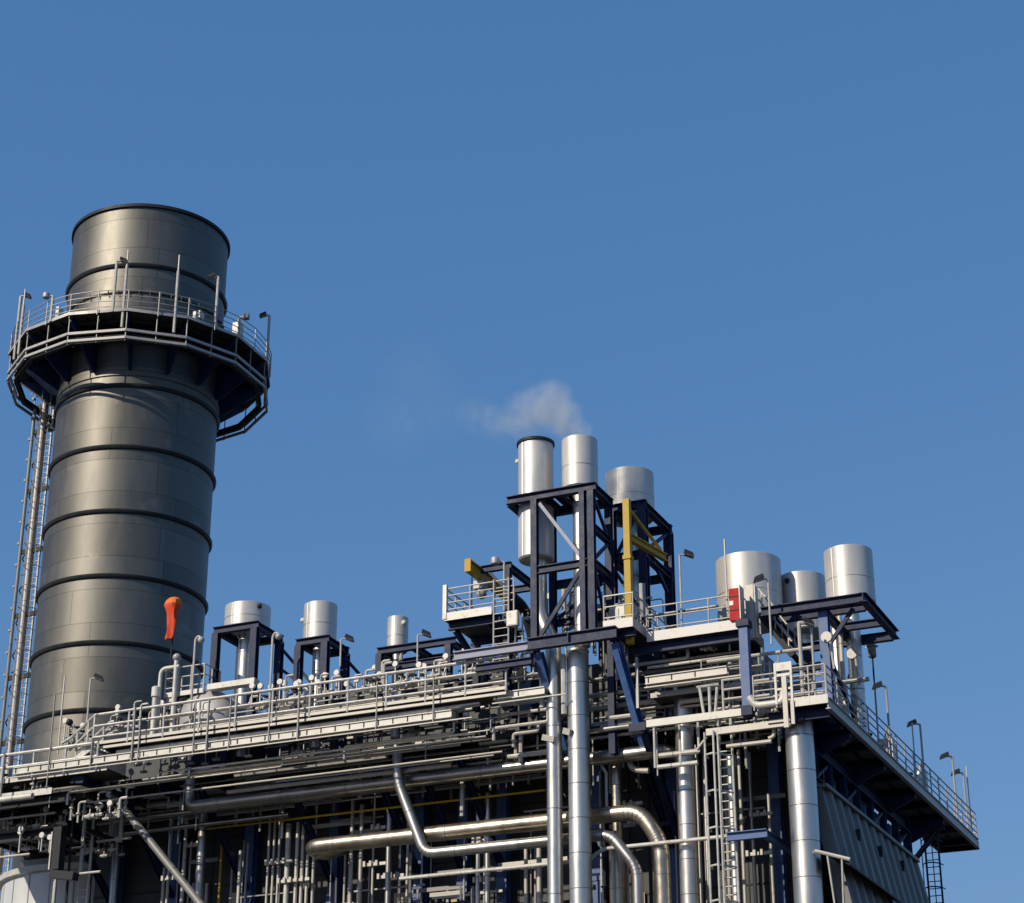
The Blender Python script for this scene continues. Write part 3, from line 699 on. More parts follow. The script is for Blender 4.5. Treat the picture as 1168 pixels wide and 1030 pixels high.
# ================================================================== FRONT WALKWAYS
xl, xr = at(-60, 840, Y=0).x, at(577, 765, Y=0).x
xs0 = at(108, 818, Y=0).x          # where the upper walkway starts
UZ = 24.72
t = thing('front_walkway', 'long pale edged upper walkway along the front of the plant', 'walkway', ((xs0+xr)/2, 0, UZ))
obj('deck', MB().box((xs0, .06, UZ-.05), (xr, 1.5, UZ)), GRATE, t)
obj('toe_plate', MB().box((xs0, .0, UZ-.06), (xr, .03, UZ+.06)), GALV, t)
obj('edge_channel', MB().beam((xs0, .06, UZ-.2), (xr, .06, UZ-.2), .1, .1), GALV, t)
for k in range(10):
    x = xs0+.6+k*1.5
    if x > xr: break
    obj('joist', MB().ibeam((x, .12, UZ-.18), (x, 1.5, UZ-.18), .12, .2), NAVY, t)
t = thing('guard_rail', 'thick three-bar pale railing on the upper front walkway', 'railing', (xs0, 0, UZ), 'walkway railings')
guard_rail(t, [(xs0, .02, UZ), (xr, .02, UZ)], 1.2, 3, 1.62, .062, rp=.048, m=RAIL, low=.25)
# stair with handrail at the left end
xa = at(80, 843, Y=0).x
t = thing('stair', 'short pale stair stepping down left of the upper front walkway', 'stairs', (xa, .6, 23.7))
for y in (.02, 1.1):
    obj('stringer', MB().beam((xs0, y, UZ-.1), (xa-.3, y, 23.75), .06, .24), CREAM, t)
    obj('handrail', MB().tube([(xs0+.2, y, UZ+1.2), (xs0, y, UZ+1.2), (xa, y, UZ+.35), (xa-.4, y, UZ+.2)], .062, 8, .2), RAIL, t)
    obj('handrail', MB().tube([(xs0+.2, y, UZ+.72), (xs0, y, UZ+.72), (xa, y, UZ-.15)], .05, 8, .2), CREAM, t)
    for k in (.25, .7): obj('post', MB().tube([(xs0+(xa-xs0)*k, y, UZ-.1-k*.9), (xs0+(xa-xs0)*k, y, UZ+1.15-k*.85)], .05, 8), CREAM, t)
for k in range(5): f = (k+.5)/5; obj('tread', MB().box((xs0+(xa-xs0)*f-.12, .05, UZ-.05-f*.95), (xs0+(xa-xs0)*f+.12, 1.07, UZ-.02-f*.95)), GALV, t)
# lower-left walkway
LZ = 23.62
xe = at(112, 850, Y=-.15).x
t = thing('side_walkway', 'lower pale walkway passing in front of the stack at the far left', 'walkway', (xl, 0, LZ))
obj('deck', MB().box((xl, .06, LZ-.05), (xe+.4, 1.6, LZ)), GRATE, t)
obj('toe_plate', MB().box((xl, .0, LZ-.08), (xe+.4, .03, LZ+.1)), CREAM, t)
t = thing('guard_rail', 'single thick pale top rail of the lower left walkway', 'railing', (xl, -.15, LZ), 'walkway railings')
guard_rail(t, [(xl, -.15, LZ), (xe, -.15, LZ)], 1.05, 2, 1.5, .08, rp=.05, m=RAIL, low=.5)
# cable tray below the walkway with ribs
x0, x1 = at(15, 884, Y=-.2).x, at(515, 813, Y=-.2).x
ZTR = 23.93
def tray(label, x0, x1, y, z, h, m, rib=.62, d=.35, rod=True):
    t = thing('cable_tray', label, 'cable tray', (x0, y, z-h/2), 'cable trays')
    obj('side_plate', MB().box((x0, y, z-h/2), (x1, y+.03, z+h/2)), m, t)
    obj('flange', MB().box((x0, y-.05, z+h/2-.02), (x1, y+d, z+h/2+.015)).box((x0, y-.05, z-h/2-.015), (x1, y+d, z-h/2+.02)), m, t)
    repeat('rib', MB().box((x0+.1, y-.03, z-h/2+.02), (x0+.13, y-.002, z+h/2-.02)), DARK, t, [(rib*k, 0, 0) for k in range(1, int((x1-x0-.1)/rib))])
    if rod: obj('conduit', MB().tube([(x0, y-.1, z-h/2-.16), (x1+.9, y-.1, z-h/2-.16)], .035, 6), GALV, t)
    return t
tray('long pale ribbed cable tray under the upper front walkway', x0, x1, -.2, ZTR, .27, CREAM)
tray('short pale cable tray left of the kinked silver pipe', at(563, 791, Y=.3).x, at(621, 781, Y=.3).x, .3, at(563, 795, Y=.3).z, .26, CREAM, .9)
tray('weathered greenish cable tray under the upper right platform', at(736, 773, Y=.6).x, at(829, 763, Y=.6).x, .6, at(785, 770, Y=.6).z, .28, GALV, .9)
# hanger rods crossing railing and tray
for i, px in enumerate((9, 60, 107, 153, 160, 222, 237, 262, 307, 340, 429, 494)):
    p = at(px, 825, Y=-.28)
    za = zfor(p.x, -.28, {9: 860, 60: 792, 107: 842}.get(px, 800 - (px-222)*.1)); zb = zfor(p.x, -.28, {9: 945, 60: 900}.get(px, 865-(px-200)*.14))
    tag(obj('hanger_rod', MB().tube([(p.x, -.28, zb), (p.x, -.28, za)], .034 if i % 3 else .05, 6), DULL), 'thin grey upright rod tied across walkway railing and cable tray', 'rod', 'rods across the front walkway')
# service pipes behind railing and below the deck (bluish in shade)
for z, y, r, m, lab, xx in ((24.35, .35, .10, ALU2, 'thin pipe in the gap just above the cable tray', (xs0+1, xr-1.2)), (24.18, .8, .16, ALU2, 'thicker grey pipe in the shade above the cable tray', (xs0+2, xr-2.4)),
                        (25.0, 2.0, .16, ALU, 'bright insulated pipe just behind the upper walkway railing', (xs0-1, xr-.5)), (25.45, 2.6, .13, ALU, 'second insulated pipe behind the upper walkway railing', (xs0+3, xr-1)),
                        (25.2, 3.2, .22, CREAM, 'thick pale pipe lying behind the walkway railing pipes', (xs0+.5, xs0+9))):
    pipe('service_pipe', lab, [(xx[0], y, z), (xx[1], y, z)], r, m, seam=1.7, n=10)

# clutter of valves, stubs and small boxes behind the railing
def clutter(px0, px1, yb, hpx, n, Y0, Y1, lab, grp, zbase=None):
    for k in range(int(n*1.3)):
        px = random.uniform(px0, px1); Y = random.uniform(Y0, Y1)
        q = at(px, yb(px)+random.uniform(-5, 4), Y=Y); z0 = zbase if zbase is not None else q.z
        r = random.random(); s = random.uniform(.5, 1.15)
        if r < .55: valve((q.x, Y, z0), lab + ' with handwheel', grp+' with handwheels', s)
        elif r < .8:
            t = thing('instrument', lab.replace('valve', 'gauge post') + ' with dial', 'instrument', (q.x, Y, z0), grp.replace('valves', 'gauges'))
            h = random.uniform(.5, 1.1)
            obj('stand', MB().tube([(q.x, Y, z0), (q.x, Y, z0+h)], .035, 6), GALV, t)
            obj('dial', MB().tube([(q.x, Y-.07, z0+h), (q.x, Y+.05, z0+h)], .12, 12), WHITE, t)
        else:
            h = random.uniform(.5, 1.2)*hpx
            t = thing('stub_pipe', lab.replace('valve', 'stub pipe') + ' bent over', 'pipe', (q.x, Y, z0), grp.replace('valves', 'stub pipes'))
            obj('pipe_run', MB().tube([(q.x, Y, z0), (q.x, Y, z0+h), (q.x+.35, Y, z0+h)], random.uniform(.03, .06), 8, .12), random.choice((GALV, ALU, CREAM)), t)
            obj('flange', MB().tube([(q.x, Y, z0+h*.4), (q.x, Y, z0+h*.4+.06)], .10, 10), GALV, t)
clutter(70, 112, lambda p: 850-(p-70)*.15, 1.0, 9, 1.2, 3, 'small valve at the foot of the dark stack', 'valves at the stack foot')
clutter(112, 245, lambda p: 838-(p-112)*.16, .9, 30, 1.6, 3.6, 'small pale valve behind the railing left of the first silencer', 'valves behind the left railing', None)
clutter(285, 430, lambda p: 810-(p-285)*.16, .9, 40, 1.6, 3.6, 'small pale valve behind the railing between the silencers', 'valves behind the middle railing')
clutter(430, 575, lambda p: 788-(p-430)*.16, 1.0, 44, 1.0, 3.4, 'small pale valve behind the railing near the hoist platform', 'valves behind the right railing')
clutter(575, 625, lambda p: 775, 1.0, 8, .8, 2.5, 'small pale valve left of the kinked silver pipe', 'valves left of the tower pipes')
clutter(616, 700, lambda p: 722, 1.2, 14, 2.2, 4.0, 'small pale valve inside the blue tower base', 'valves inside the tower')
clutter(690, 736, lambda p: 715, 1.0, 8, 1.2, 2.5, 'small pale valve beside the yellow crane post', 'valves beside the jib crane')

# windsock group
w0 = at(194, 765, Y=2.5); w1z = zfor(w0.x, 2.5, 684)
t = thing('windsock', 'limp orange windsock hanging on a thin mast before the stack', 'windsock', (w0.x, 2.5, w0.z))
obj('mast', MB().tube([(w0.x, 2.5, w0.z-.6), (w0.x, 2.5, w1z+.05)], .04, 8), DARK, t)
obj('hoop', MB().tube([(w0.x+.1+.24*math.cos(a), 2.4, w1z-.22+.24*math.sin(a)) for a in [2*math.pi*k/16 for k in range(17)]], .035, 6), ORANGE2, t)
sock = MB(); hgt = [(0, .22, .16), (-.10, .33, .24), (-.30, .36, .28), (-.50, .26, .2), (-.70, .18, .15), (-1.0, .20, .12), (-1.35, .17, .13), (-1.65, .18, .10), (-1.80, .15, .08)]
n = 16; vs = []
for dz, rx, ry in hgt:
    for k in range(n):
        a = 2*math.pi*k/n; fold = 1+.34*math.sin(a*4+dz*2.2)*min(1, -dz*1.5)
        vs.append((w0.x+.1+.06*dz+.03*math.sin(dz*4)+rx*fold*math.cos(a), 2.4-.12+ry*fold*math.sin(a), w1z-.02+dz))
fs = [(i*n+k, i*n+(k+1) % n, (i+1)*n+(k+1) % n, (i+1)*n+k) for i in range(len(hgt)-1) for k in range(n)] + [tuple(range(n)), tuple(range((len(hgt)-1)*n, len(hgt)*n))]
sock.add(vs, fs)
sock.mi = [1 if i < n*2 else 0 for i in range(len(sock.f))]; obj('sock', sock, [ORANGE, ORANGE2], t)
# small railed platform and piping at windsock
pz0 = at(200, 792, Y=2.2).z; pxa, pxb = at(188, 792, Y=2.2).x, at(232, 786, Y=2.2).x
t = thing('valve_platform', 'small railed platform with pale piping under the windsock', 'platform', (pxa, 2.2, pz0-.2))
obj('deck', MB().box((pxa, 2.2, pz0-.06), (pxb, 3.4, pz0)), GRATE, t)
obj('toe_plate', MB().box((pxa, 2.15, pz0-.1), (pxb, 2.196, pz0+.1)), CREAM, t)
for x in (pxa+.1, pxb-.1): obj('leg', MB().box((x-.06, 2.25, 24.6), (x+.06, 2.37, pz0-.1)), GALV, t)
t = thing('guard_rail', 'pale square railing of the small platform under the windsock', 'railing', (pxa, 2.2, pz0), 'walkway railings')
guard_rail(t, [(pxa, 3.4, pz0), (pxa, 2.2, pz0), (pxb, 2.2, pz0), (pxb, 3.4, pz0)], 1.15, 3, .7, .032, rp=.04, m=GALV)
q = at(181, 800, Y=2.0); zz = zfor(q.x, 2, 763)
pipe('loop_pipe', 'pale pipe bending over at the left of the windsock platform', [(q.x, 2, 24.6), (q.x, 2, zz), (q.x+.9, 2, zz)], .085, CREAM, .3, n=10)
q = at(177, 800, Y=1.8); zz = zfor(q.x, 1.8, 783)
t = thing('relief_valve', 'pale relief valve with round head left of the windsock mast', 'valve', (q.x, 1.8, 24.6))
obj('body', MB().tube([(q.x, 1.8, 24.6), (q.x, 1.8, zz-.5)], .13, 12), CREAM, t)
obj('bonnet', MB().lathe([(.1, zz-.5), (.18, zz-.45), (.18, zz-.05), (.1, zz)], (q.x, 1.8, 0), 12), WHITE, t)
q = at(199, 790, Y=2.0); zz = zfor(q.x, 2, 746)
t = thing('relief_valve', 'taller relief valve with grey dome cap on the windsock platform', 'valve', (q.x, 2, 24.6))
obj('body', MB().tube([(q.x, 2, 24.6), (q.x, 2, zz-.25)], .10, 12), CREAM, t); obj('cap', MB().ball((q.x, 2, zz-.15), .18, 10), GREY, t)
for px, yt, lab in ((219, 727, 'pole with grey dome camera over the windsock platform'), (308, 723, 'slim pole with grey dome camera beside the widest squat silencer')):
    q = at(px, 790, Y=1.9); zz = zfor(q.x, 1.9, yt)
    t = thing('camera_pole', lab, 'camera', (q.x, 1.9, 24.7), 'dome cameras')
    obj('pole', MB().tube([(q.x, 1.9, 24.7), (q.x, 1.9, zz-.1), (q.x+.12, 1.9, zz+.05), (q.x+.26, 1.9, zz-.05)], .05, 8, .12), GALV, t)
    obj('dome', MB().ball((q.x+.28, 1.9, zz-.15), .15, 10), GREY, t)
# steam drum with domed end under the first silencer
dc = at(243, 806, Y=3.2); rr = 1.35
t = thing('steam_drum', 'grey domed steam drum lying below the first silencer stand', 'vessel', (dc.x, 3.2, dc.z-1.4))
prof = [(1e-4, 0)] + [(rr*math.sin(R_(a)), .62*(1-math.cos(R_(a)))) for a in range(15, 91, 15)]
mb = MB(); n = 28; vs = []
prof2 = [(1e-3, 2.0)] + [(rr*math.sin(R_(a)), 2.7-.7*math.cos(R_(a))) for a in range(15, 91, 15)] + [(rr, 12), (1e-3, 12.5)]
for r_, yy in prof2:
    vs += [(dc.x+r_*math.cos(2*math.pi*k/n), yy, dc.z-.75+r_*math.sin(2*math.pi*k/n)) for k in range(n)]
mb.add(vs, [(i*n+k, i*n+(k+1) % n, (i+1)*n+(k+1) % n, (i+1)*n+k) for i in range(len(prof2)-1) for k in range(n)])
obj('vessel', mb, GREY, t)
obj('saddle', MB().box((dc.x-.9, 3.0, 24.0), (dc.x+.9, 3.4, dc.z-1.3)), NAVY, t)
a, b = at(236, 783, Y=2.0), at(290, 774, Y=2.0)
tag(obj('platform_beam', MB().box((a.x, 2.0, a.z-.14), (b.x, 2.4, a.z+.1)), CREAM), 'cream beam crossing above the grey steam drum', 'beam')
# masts & lamps at the left
for px, yb, yt, Y, lab in ((66, 860, 772, .3, 'thin bare mast in front of the stack foot'), (830, 700, 615, 1.1, 'thin bare mast beside the red signal box')):
    q = at(px, yb, Y=Y); tag(obj('whip_mast', MB().tube([(q.x, Y, q.z), (q.x, Y, zfor(q.x, Y, yt))], .035, 6), GALV), lab, 'mast', 'bare masts')
for px, yb, yt, Y, s_, lab in ((97, 850, 774, .3, 1, 'floodlight pole in front of the stack foot'), (388, 760, 729, 2.2, 1, 'floodlight pole right of the second silencer stand'),
                       (476, 755, 724, 1.6, 1, 'floodlight pole right of the lone narrow silencer'), (778, 715, 633, 1.2, 1, 'floodlight pole on the upper right platform railing'), 
                       (880, 735, 661, .8, -1, 'floodlight pole in front of the widest silver drum')):
    q = at(px, yb, Y=Y); lamp((q.x, Y, q.z), (q.x, Y, zfor(q.x, Y, yt)), lab, s_, 'floodlights on the front roof edge')
q = at(78, 840, Y=.8)
t = thing('camera_pole', 'dark globe lamp on a short post before the stack foot', 'camera', (q.x, .8, q.z-.6), 'dome cameras')
obj('pole', MB().tube([(q.x, .8, q.z-.6), (q.x, .8, q.z+.5)], .04, 8), GALV, t); obj('dome', MB().ball((q.x, .8, q.z+.6), .15, 10), DARK, t)

# ================================================================== UPPER RIGHT PLATFORM
za = at(690, 713, Y=-.1).z
a, b = at(688, 714, Y=-.1).x, at(721, 706, Y=-.1).x
c_, d_ = at(738, 727, Y=.9).x, at(846, 709, Y=.9).x
zu = at(790, 719, Y=.9).z
t = thing('jib_platform', 'small white edged platform at the foot of the yellow jib crane', 'platform', (a, -.1, za-.2))
obj('deck', MB().box((a, -.08, za-.1), (b, 2.6, za-.05)), GRATE, t)
obj('toe_plate', MB().box((a, -.12, za-.2), (b+.03, -.083, za+.16)), WHITE, t)
obj('toe_plate', MB().box((b+.001, -.08, za-.2), (b+.03, 2.6, za+.16)), GALV, t)
obj('bearer', MB().ibeam((a, .2, za-.34), (b, .2, za-.34), .2, .26), NAVY, t)
t = thing('guard_rail', 'pale railing beside the yellow jib crane foot', 'railing', (a, 0, za), 'walkway railings')
guard_rail(t, [(a, .0, za), (b, .0, za), (b, 2.4, za)], 1.15, 3, .8, .032, m=GALV)
q = at(705, 695, Y=.8)
t = thing('equipment_cabinet', 'white cabinet standing beside the yellow crane post', 'cabinet', (q.x, .8, za-.05))
obj('casing', MB().box((q.x-.35, .8, za), (q.x+.25, 1.3, za+1.0)), WHITE, t); obj('door', MB().box((q.x-.3, .77, za+.08), (q.x+.02, .797, za+.9)), GREY, t)
t = thing('upper_platform', 'white edged upper right platform between crane and red signal box', 'platform', (c_, .9, zu-.2))
obj('deck', MB().box((c_, .93, zu-.1), (d_, 3.4, zu-.04)), GRATE, t)
obj('toe_plate', MB().box((c_, .88, zu-.2), (d_, .927, zu+.18)), WHITE, t)
obj('toe_plate', MB().box((d_+.001, .88, zu-.2), (d_+.03, 3.4, zu+.18)), GALV, t)
for y in (1.2, 3.0): obj('bearer', MB().ibeam((c_-.6, y, zu-.38), (d_, y, zu-.38), .22, .34), NAVY, t)
for k in range(5): x = c_+.3+k*(d_-c_-.6)/4; obj('joist', MB().ibeam((x, 1.32, zu-.3), (x, 2.88, zu-.3), .14, .2), DARK, t)
t = thing('guard_rail', 'pale railing on the upper right platform left of the red signal box', 'railing', (c_, .9, zu), 'walkway railings')
guard_rail(t, [(c_, 3.3, zu), (c_, .93, zu), (d_-.05, .93, zu), (d_-.05, 3.3, zu)], 1.15, 3, 1.35, .032, m=GALV)
q = at(838, 690, Y=.85)
t = thing('signal_box', 'tall red signal box with a small pale panel on upper platform railing', 'signal box', (q.x, .85, q.z-.55))
obj('casing', MB().box((q.x-.19, .78, q.z-.6), (q.x+.19, 1.1, q.z+.62)), RED, t)
for dz in (-.03,): obj('panel', MB().box((q.x-.175, .757, q.z+dz), (q.x-.02, .777, q.z+dz+.17)), CREAM, t)
for dz in (-.22, .3): obj('frame_strip', MB().box((q.x-.2, .765, q.z+dz-.02), (q.x+.2, .7785, q.z+dz+.02)), DARK, t)
obj('backplate', MB().box((q.x+.22, .7, q.z-.6), (q.x+.26, 1.2, q.z+.7)), GALV, t)
for px, Y in ((768, 2.2), (789, 2.4), (800, 2.6), (815, 2.5)):
    q = at(px, 712, Y=Y); 
    t = thing('dish_lamp', 'small dark hooded lamp standing behind the upper platform rail', 'lamp', (q.x, Y, zu-.05), 'hooded lamps on the upper platform')
    obj('stand', MB().tube([(q.x, Y, zu-.04), (q.x, Y, zu+.45)], .05, 8), GALV, t)
    obj('hood', MB().lathe([(.26, zu+.62), (.24, zu+.66), (.1, zu+.5), (.08, zu+.42)], (q.x, Y, 0), 12), DARK, t)
q = at(856, 690, Y=1.6)
t = thing('equipment_post', 'pale upright post cabinet right of the red signal box', 'post', (q.x, 1.6, q.z-1.2))
obj('post', MB().box((q.x-.16, 1.5, q.z-1.3), (q.x+.16, 1.75, q.z+.75)), GALV, t); obj('side_plate', MB().box((q.x+.2, 1.45, q.z-1.3), (q.x+.24, 1.8, q.z+.7)), CREAM, t)
# blue box post hanging under the platform corner
q = at(849, 722, Y=.3); z0 = zfor(q.x, .3, 806)
t = thing('blue_column', 'glossy blue box column below the red signal box', 'column', (q.x, .3, z0-.2))
obj('shaft', MB().box((q.x-.16, .14, z0), (q.x+.16, .46, q.z+.2)), BLUE, t)
obj('foot_plate', MB().box((q.x-.2, .1, z0-.35), (q.x+.2, .5, z0-.003)), NAVY, t)
obj('head_plate', MB().box((q.x-.24, .06, q.z+.203), (q.x+.24, .54, q.z+.45)), NAVY, t)

# roof frame right with silencers S7-S9
RX1 = at(985, 682, Y=1.4); rz = RX1.z; rx1 = RX1.x; rx0 = at(868, 697, Y=1.4).x
ry1 = at(1022, 722, X=rx1).y
rf = thing('roof_frame', 'blue cantilevered roof frame under the rightmost silver silencer', 'frame', (rx0, 1.4, 23))
obj('edge_beam', MB().ibeam((rx0, 1.4, rz), (rx1, 1.4, rz), .26, .34), NAVY, rf)
obj('edge_beam', MB().ibeam((rx0, 2.3, rz-.02), (rx1-.2, 2.3, rz-.02), .22, .3), NAVY, rf)
obj('edge_beam', MB().ibeam((rx1, 1.27, rz+.003), (rx1, ry1, rz+.003), .26, .34), NAVY, rf)
obj('edge_beam', MB().ibeam((rx0, ry1, rz), (rx1-.14, ry1, rz), .26, .34), NAVY, rf)
obj('edge_beam', MB().ibeam((rx0+.13, 1.54, rz-.003), (rx0+.13, ry1-.14, rz-.003), .26, .34), NAVY, rf)
obj('cross_beam', MB().ibeam((rx1-1.6, 4.2, rz-.01), (rx1-.14, 4.2, rz-.01), .22, .3), NAVY, rf)
obj('cross_beam', MB().ibeam((rx1-1.7, 1.55, rz-.005), (rx1-1.7, ry1-.15, rz-.005), .22, .3), NAVY, rf)
lx = at(942, 740, Y=1.8).x
for x, y in ((lx, 1.8), (rx0+.5, 5.6), (lx, 5.6)): obj('leg', MB().ibeam((x, y, 22.4), (x, y, rz-.18), .34, .34, .04, up=(0,1,0)), BLUE if x == lx and y < 2 else NAVY, rf)
obj('brace', MB().beam((lx+.15, 1.8, rz-1.4), (rx1-.5, 1.8, rz-.2), .12, .14), NAVY, rf)
obj('brace', MB().beam((lx, 2.0, rz-1.6), (lx, 5.4, rz-3.4), .12, .14), NAVY, rf)
obj('low_beam', MB().ibeam((rx0, 2.6, rz-1.9), (lx-.2, 2.6, rz-1.9), .2, .28), NAVY, rf)
# stair going down right behind the corner
sa_, sb_ = at(866, 700, Y=2.2), at(904, 748, Y=2.2)
t = thing('stair', 'steep dark stair with twin handrails left of the blue roof frame', 'stairs', (sb_.x, 2.2, sb_.z))
for y in (2.2, 3.0):
    obj('stringer', MB().beam((sa_.x, y, sa_.z), (sb_.x, y, sb_.z), .06, .22), DARK, t)
    for dz in (.55, 1.0): obj('handrail', MB().tube([(sa_.x, y, sa_.z+dz), (sb_.x, y, sb_.z+dz)], .035, 6), GALV, t)
    for f in (.1, .5, .9): p = sa_.lerp(sb_, f); obj('post', MB().tube([(p.x, y, p.z), (p.x, y, p.z+1.0)], .03, 6), GALV, t)
for k in range(8): p = sa_.lerp(sb_, (k+.5)/8); obj('tread', MB().box((p.x-.12, 2.24, p.z), (p.x+.12, 2.96, p.z+.03)), GRATE, t)
# more roof-edge pipework at the corner
for px, Y, r, yt, m, lab in ((957, 4.8, .15, 697, ALU, 'slim silver pipe left of the rightmost silencer pipe'), (963, 4.4, .09, 692, GALV, 'thin grey pipe beside the rightmost silencer pipe'), (948, 2.5, .10, 720, CREAM, 'thin cream pipe in front of the blue roof frame leg')):
    q = at(px, 790, Y=Y); pipe('riser_pipe', lab, [(q.x, Y, 22.4), (q.x, Y, zfor(q.x, Y, yt))], r, m, seam=1.5, n=10)
for px, py, Y in ((943, 727, 1.3), (972, 746, 4.6)):
    q = at(px, py, Y=Y)
    t = thing('gauge', 'round white gauge on the thin pipes at the roof frame' if px < 950 else 'round pale gauge in front of the thick corner pipe', 'gauge', q, 'gauges at the roof frame')
    obj('dial', MB().tube([q+Vector((0,-.08,0)), q+Vector((0,.08,0))], .2, 14), GALV, t); obj('stem', MB().tube([q+Vector((.2,0,-1.2)), q+Vector((.1,0,0))], .05, 8), GALV, t)

# ================================================================== CORNER PLATFORM + RIGHT WALKWAY
CZ = 22.75
x0, x1 = at(884, 808, Y=0).x, 1.25
t = thing('corner_platform', 'pale edged platform at the building corner beneath the gate', 'platform', (x0, 0, CZ-.2))
obj('deck', MB().box((x0, .03, CZ-.1), (x1-.04, 2.4, CZ-.04)), GRATE, t)
obj('toe_plate', MB().box((x0+.7, -.03, CZ-.16), (x1, .027, CZ+.16)), CREAM, t)
for y in (.5, 2.0): obj('bearer', MB().ibeam((x0-.4, y, CZ-.34), (x1-.1, y, CZ-.34), .24, .4), NAVY, t)
for x in (x0+.4, x0+1.3): obj('joist', MB().ibeam((x, .62, CZ-.25), (x, 1.88, CZ-.25), .16, .24), NAVY, t)
t = thing('guard_rail', 'pale gate and railing on the front of the corner platform', 'railing', (x0, 0, CZ), 'walkway railings')
gx0, gx1 = at(886, 800, Y=0).x, at(904, 797, Y=0).x
guard_rail(t, [(x0-.75, 0, CZ), (gx0, 0, CZ)], 1.15, 4, .8, .032, m=GALV)
guard_rail(t, [(gx1, 0, CZ), (x1-.05, 0, CZ)], 1.25, 4, .75, .032, m=GALV)
zg = zfor(gx0, 0, 757)
gt = obj('gate_frame', MB().box((gx0-.04, -.05, CZ), (gx0+.04, .05, zg)).box((gx1-.04, -.05, CZ), (gx1+.04, .05, zg)).box((gx0+.04, -.045, zg-.3), (gx1-.04, .045, zg)).box((gx0+.04, -.04, CZ+1.0), (gx1-.04, .04, CZ+1.1)).box((gx0+.04, -.04, CZ+.5), (gx1-.04, .04, CZ+.58)), CREAM, t)
q = at(916, 792, Y=.15); lamp((q.x, .15, CZ), (q.x, .15, zfor(q.x, .15, 711)), 'thick pale pole with small head on the corner platform', 1, 'poles on the corner platform', 'box', r=.075)
q = at(930, 792, Y=.6); tag(obj('pipe_post', MB().tube([(q.x, .6, CZ), (q.x, .6, zfor(q.x, .6, 712))], .05, 8), GALV), 'bare grey post right of the thick corner platform pole', 'post')
q = at(865, 805, Y=.1)
pipe('bent_pipe', 'short pale pipe with rounded ends left of the corner gate', [(q.x-.3, .1, q.z+.35), (q.x-.1, .1, q.z), (q.x+.9, .1, q.z), (q.x+.95, .1, q.z+.5)], .14, CREAM, .3, n=12)
q = at(899, 815, Y=-.1)
t = thing('equipment_post', 'pale slab post hanging at the left end of the corner platform', 'post', (q.x, -.1, q.z-.5))
obj('post', MB().box((q.x-.17, -.12, q.z-.45), (q.x+.0, .0, q.z+1.4)).box((q.x+.1, -.1, q.z-.35), (q.x+.22, .02, q.z+.5)), GALV, t)
# right walkway
WX, WE = 1.25, 23.2
t = thing('side_gallery', 'long dark cantilevered gallery along the right side of the plant', 'walkway', (WX, 0, CZ-.3))
obj('deck', MB().box((WX-1.7, 2.44, CZ-.1), (WX-.06, WE, CZ-.05)), DULL, t)
obj('edge_beam', MB().ibeam((WX-.03, .04, CZ-.14), (WX-.03, WE, CZ-.14), .16, .42), GALV, t)
obj('edge_beam', MB().ibeam((WX-1.7, 2.44, CZ-.2), (WX-1.7, WE, CZ-.2), .16, .3), NAVY, t)
obj('edge_beam', MB().ibeam((WX-1.8, WE+.05, CZ-.2), (WX, WE+.05, CZ-.2), .14, .34), DARK, t)
for k in range(9):
    y = 3.2+k*2.35; obj('cross_beam', MB().ibeam((WX-1.62, y, CZ-.25), (WX-.12, y, CZ-.25), .18, .28), NAVY, t)
    if k % 1 == 0 and k < 8: obj('stringer', MB().beam((WX-.9, y+.1, CZ-.16), (WX-.9, y+2.25, CZ-.16), .08, .1), DARK, t)
for y in (3.2, 7.9, 12.6, 17.3):
    obj('cantilever', MB().prism([(-.3, y-.09, CZ-.42), (WX-.15, y-.09, CZ-.42), (WX-.15, y-.09, CZ-.55), (-.3, y-.09, CZ-1.2)], (0, .18, 0)), NAVY, t)
obj('bearer', MB().ibeam((-2.4, 17.3, CZ-1.0), (WX-.15, 17.3, CZ-.62), .22, .3), DARK, t)
obj('brace', MB().ibeam((-.15, 16.0, 20.3), (WX-.4, 17.6, CZ-.6), .16, .18), DARK, t)
obj('brace', MB().ibeam((-1.6, 17.3, CZ-1.1), (-1.2, 17.3, 23.6), .22, .22), DARK, t)
obj('brace', MB().ibeam((-2.1, 17.3, CZ-1.1), (-2.6, 17.3, 23.6), .22, .22), DARK, t)
obj('post', MB().ibeam((-2.4, 17.3, 0), (-2.4, 17.3, CZ-.3), .3, .3, up=(0,1,0)), NAVY, t)
t = thing('guard_rail', 'long grey four-bar railing on the right side gallery', 'railing', (WX, 0, CZ), 'walkway railings')
guard_rail(t, [(WX-.03, .0, CZ+.07), (WX-.03, WE, CZ+.07), (WX-1.7, WE, CZ+.07)], 1.15, 4, 1.4, .03, m=GREY)
# lamps on the right gallery
for px, yt, s_, lab in ((988, 770, -1, 'floodlight pole nearest the building corner on the side gallery'), (1017, 783, -1, 'floodlight pole right of the tall beacon on the side gallery'),
                      (1056, 826, -1, 'floodlight pole beside the silver cylinder on the side gallery'), (1093, 863, -1, 'last but one floodlight pole on the side gallery'),
                      (1105, 882, -1, 'floodlight pole at the far end of the side gallery')):
    p = None
    for k in range(1000):
        y = k*.0232; 
        if p is None and pix((WX-.15, y, CZ))[0] >= px: p = (WX-.15, y, CZ)
    p = p or (WX-.15, 23, CZ)
    lamp(p, (p[0], p[1], zfor(p[0], p[1], yt)), lab, s_, 'floodlights on the side gallery', 'box', m=GREY, r=.045)
def on_gallery(px, x=WX-.15):
    for k in range(2400):
        if pix((x, k*.01, CZ))[0] >= px: return Vector((x, k*.01, CZ))
    return Vector((x, 23, CZ))
p = on_gallery(1003); zt = zfor(p.x, p.y, 733)
t = thing('warning_beacon', 'rusty grey beacon on a thin rod above the side gallery', 'beacon', p)
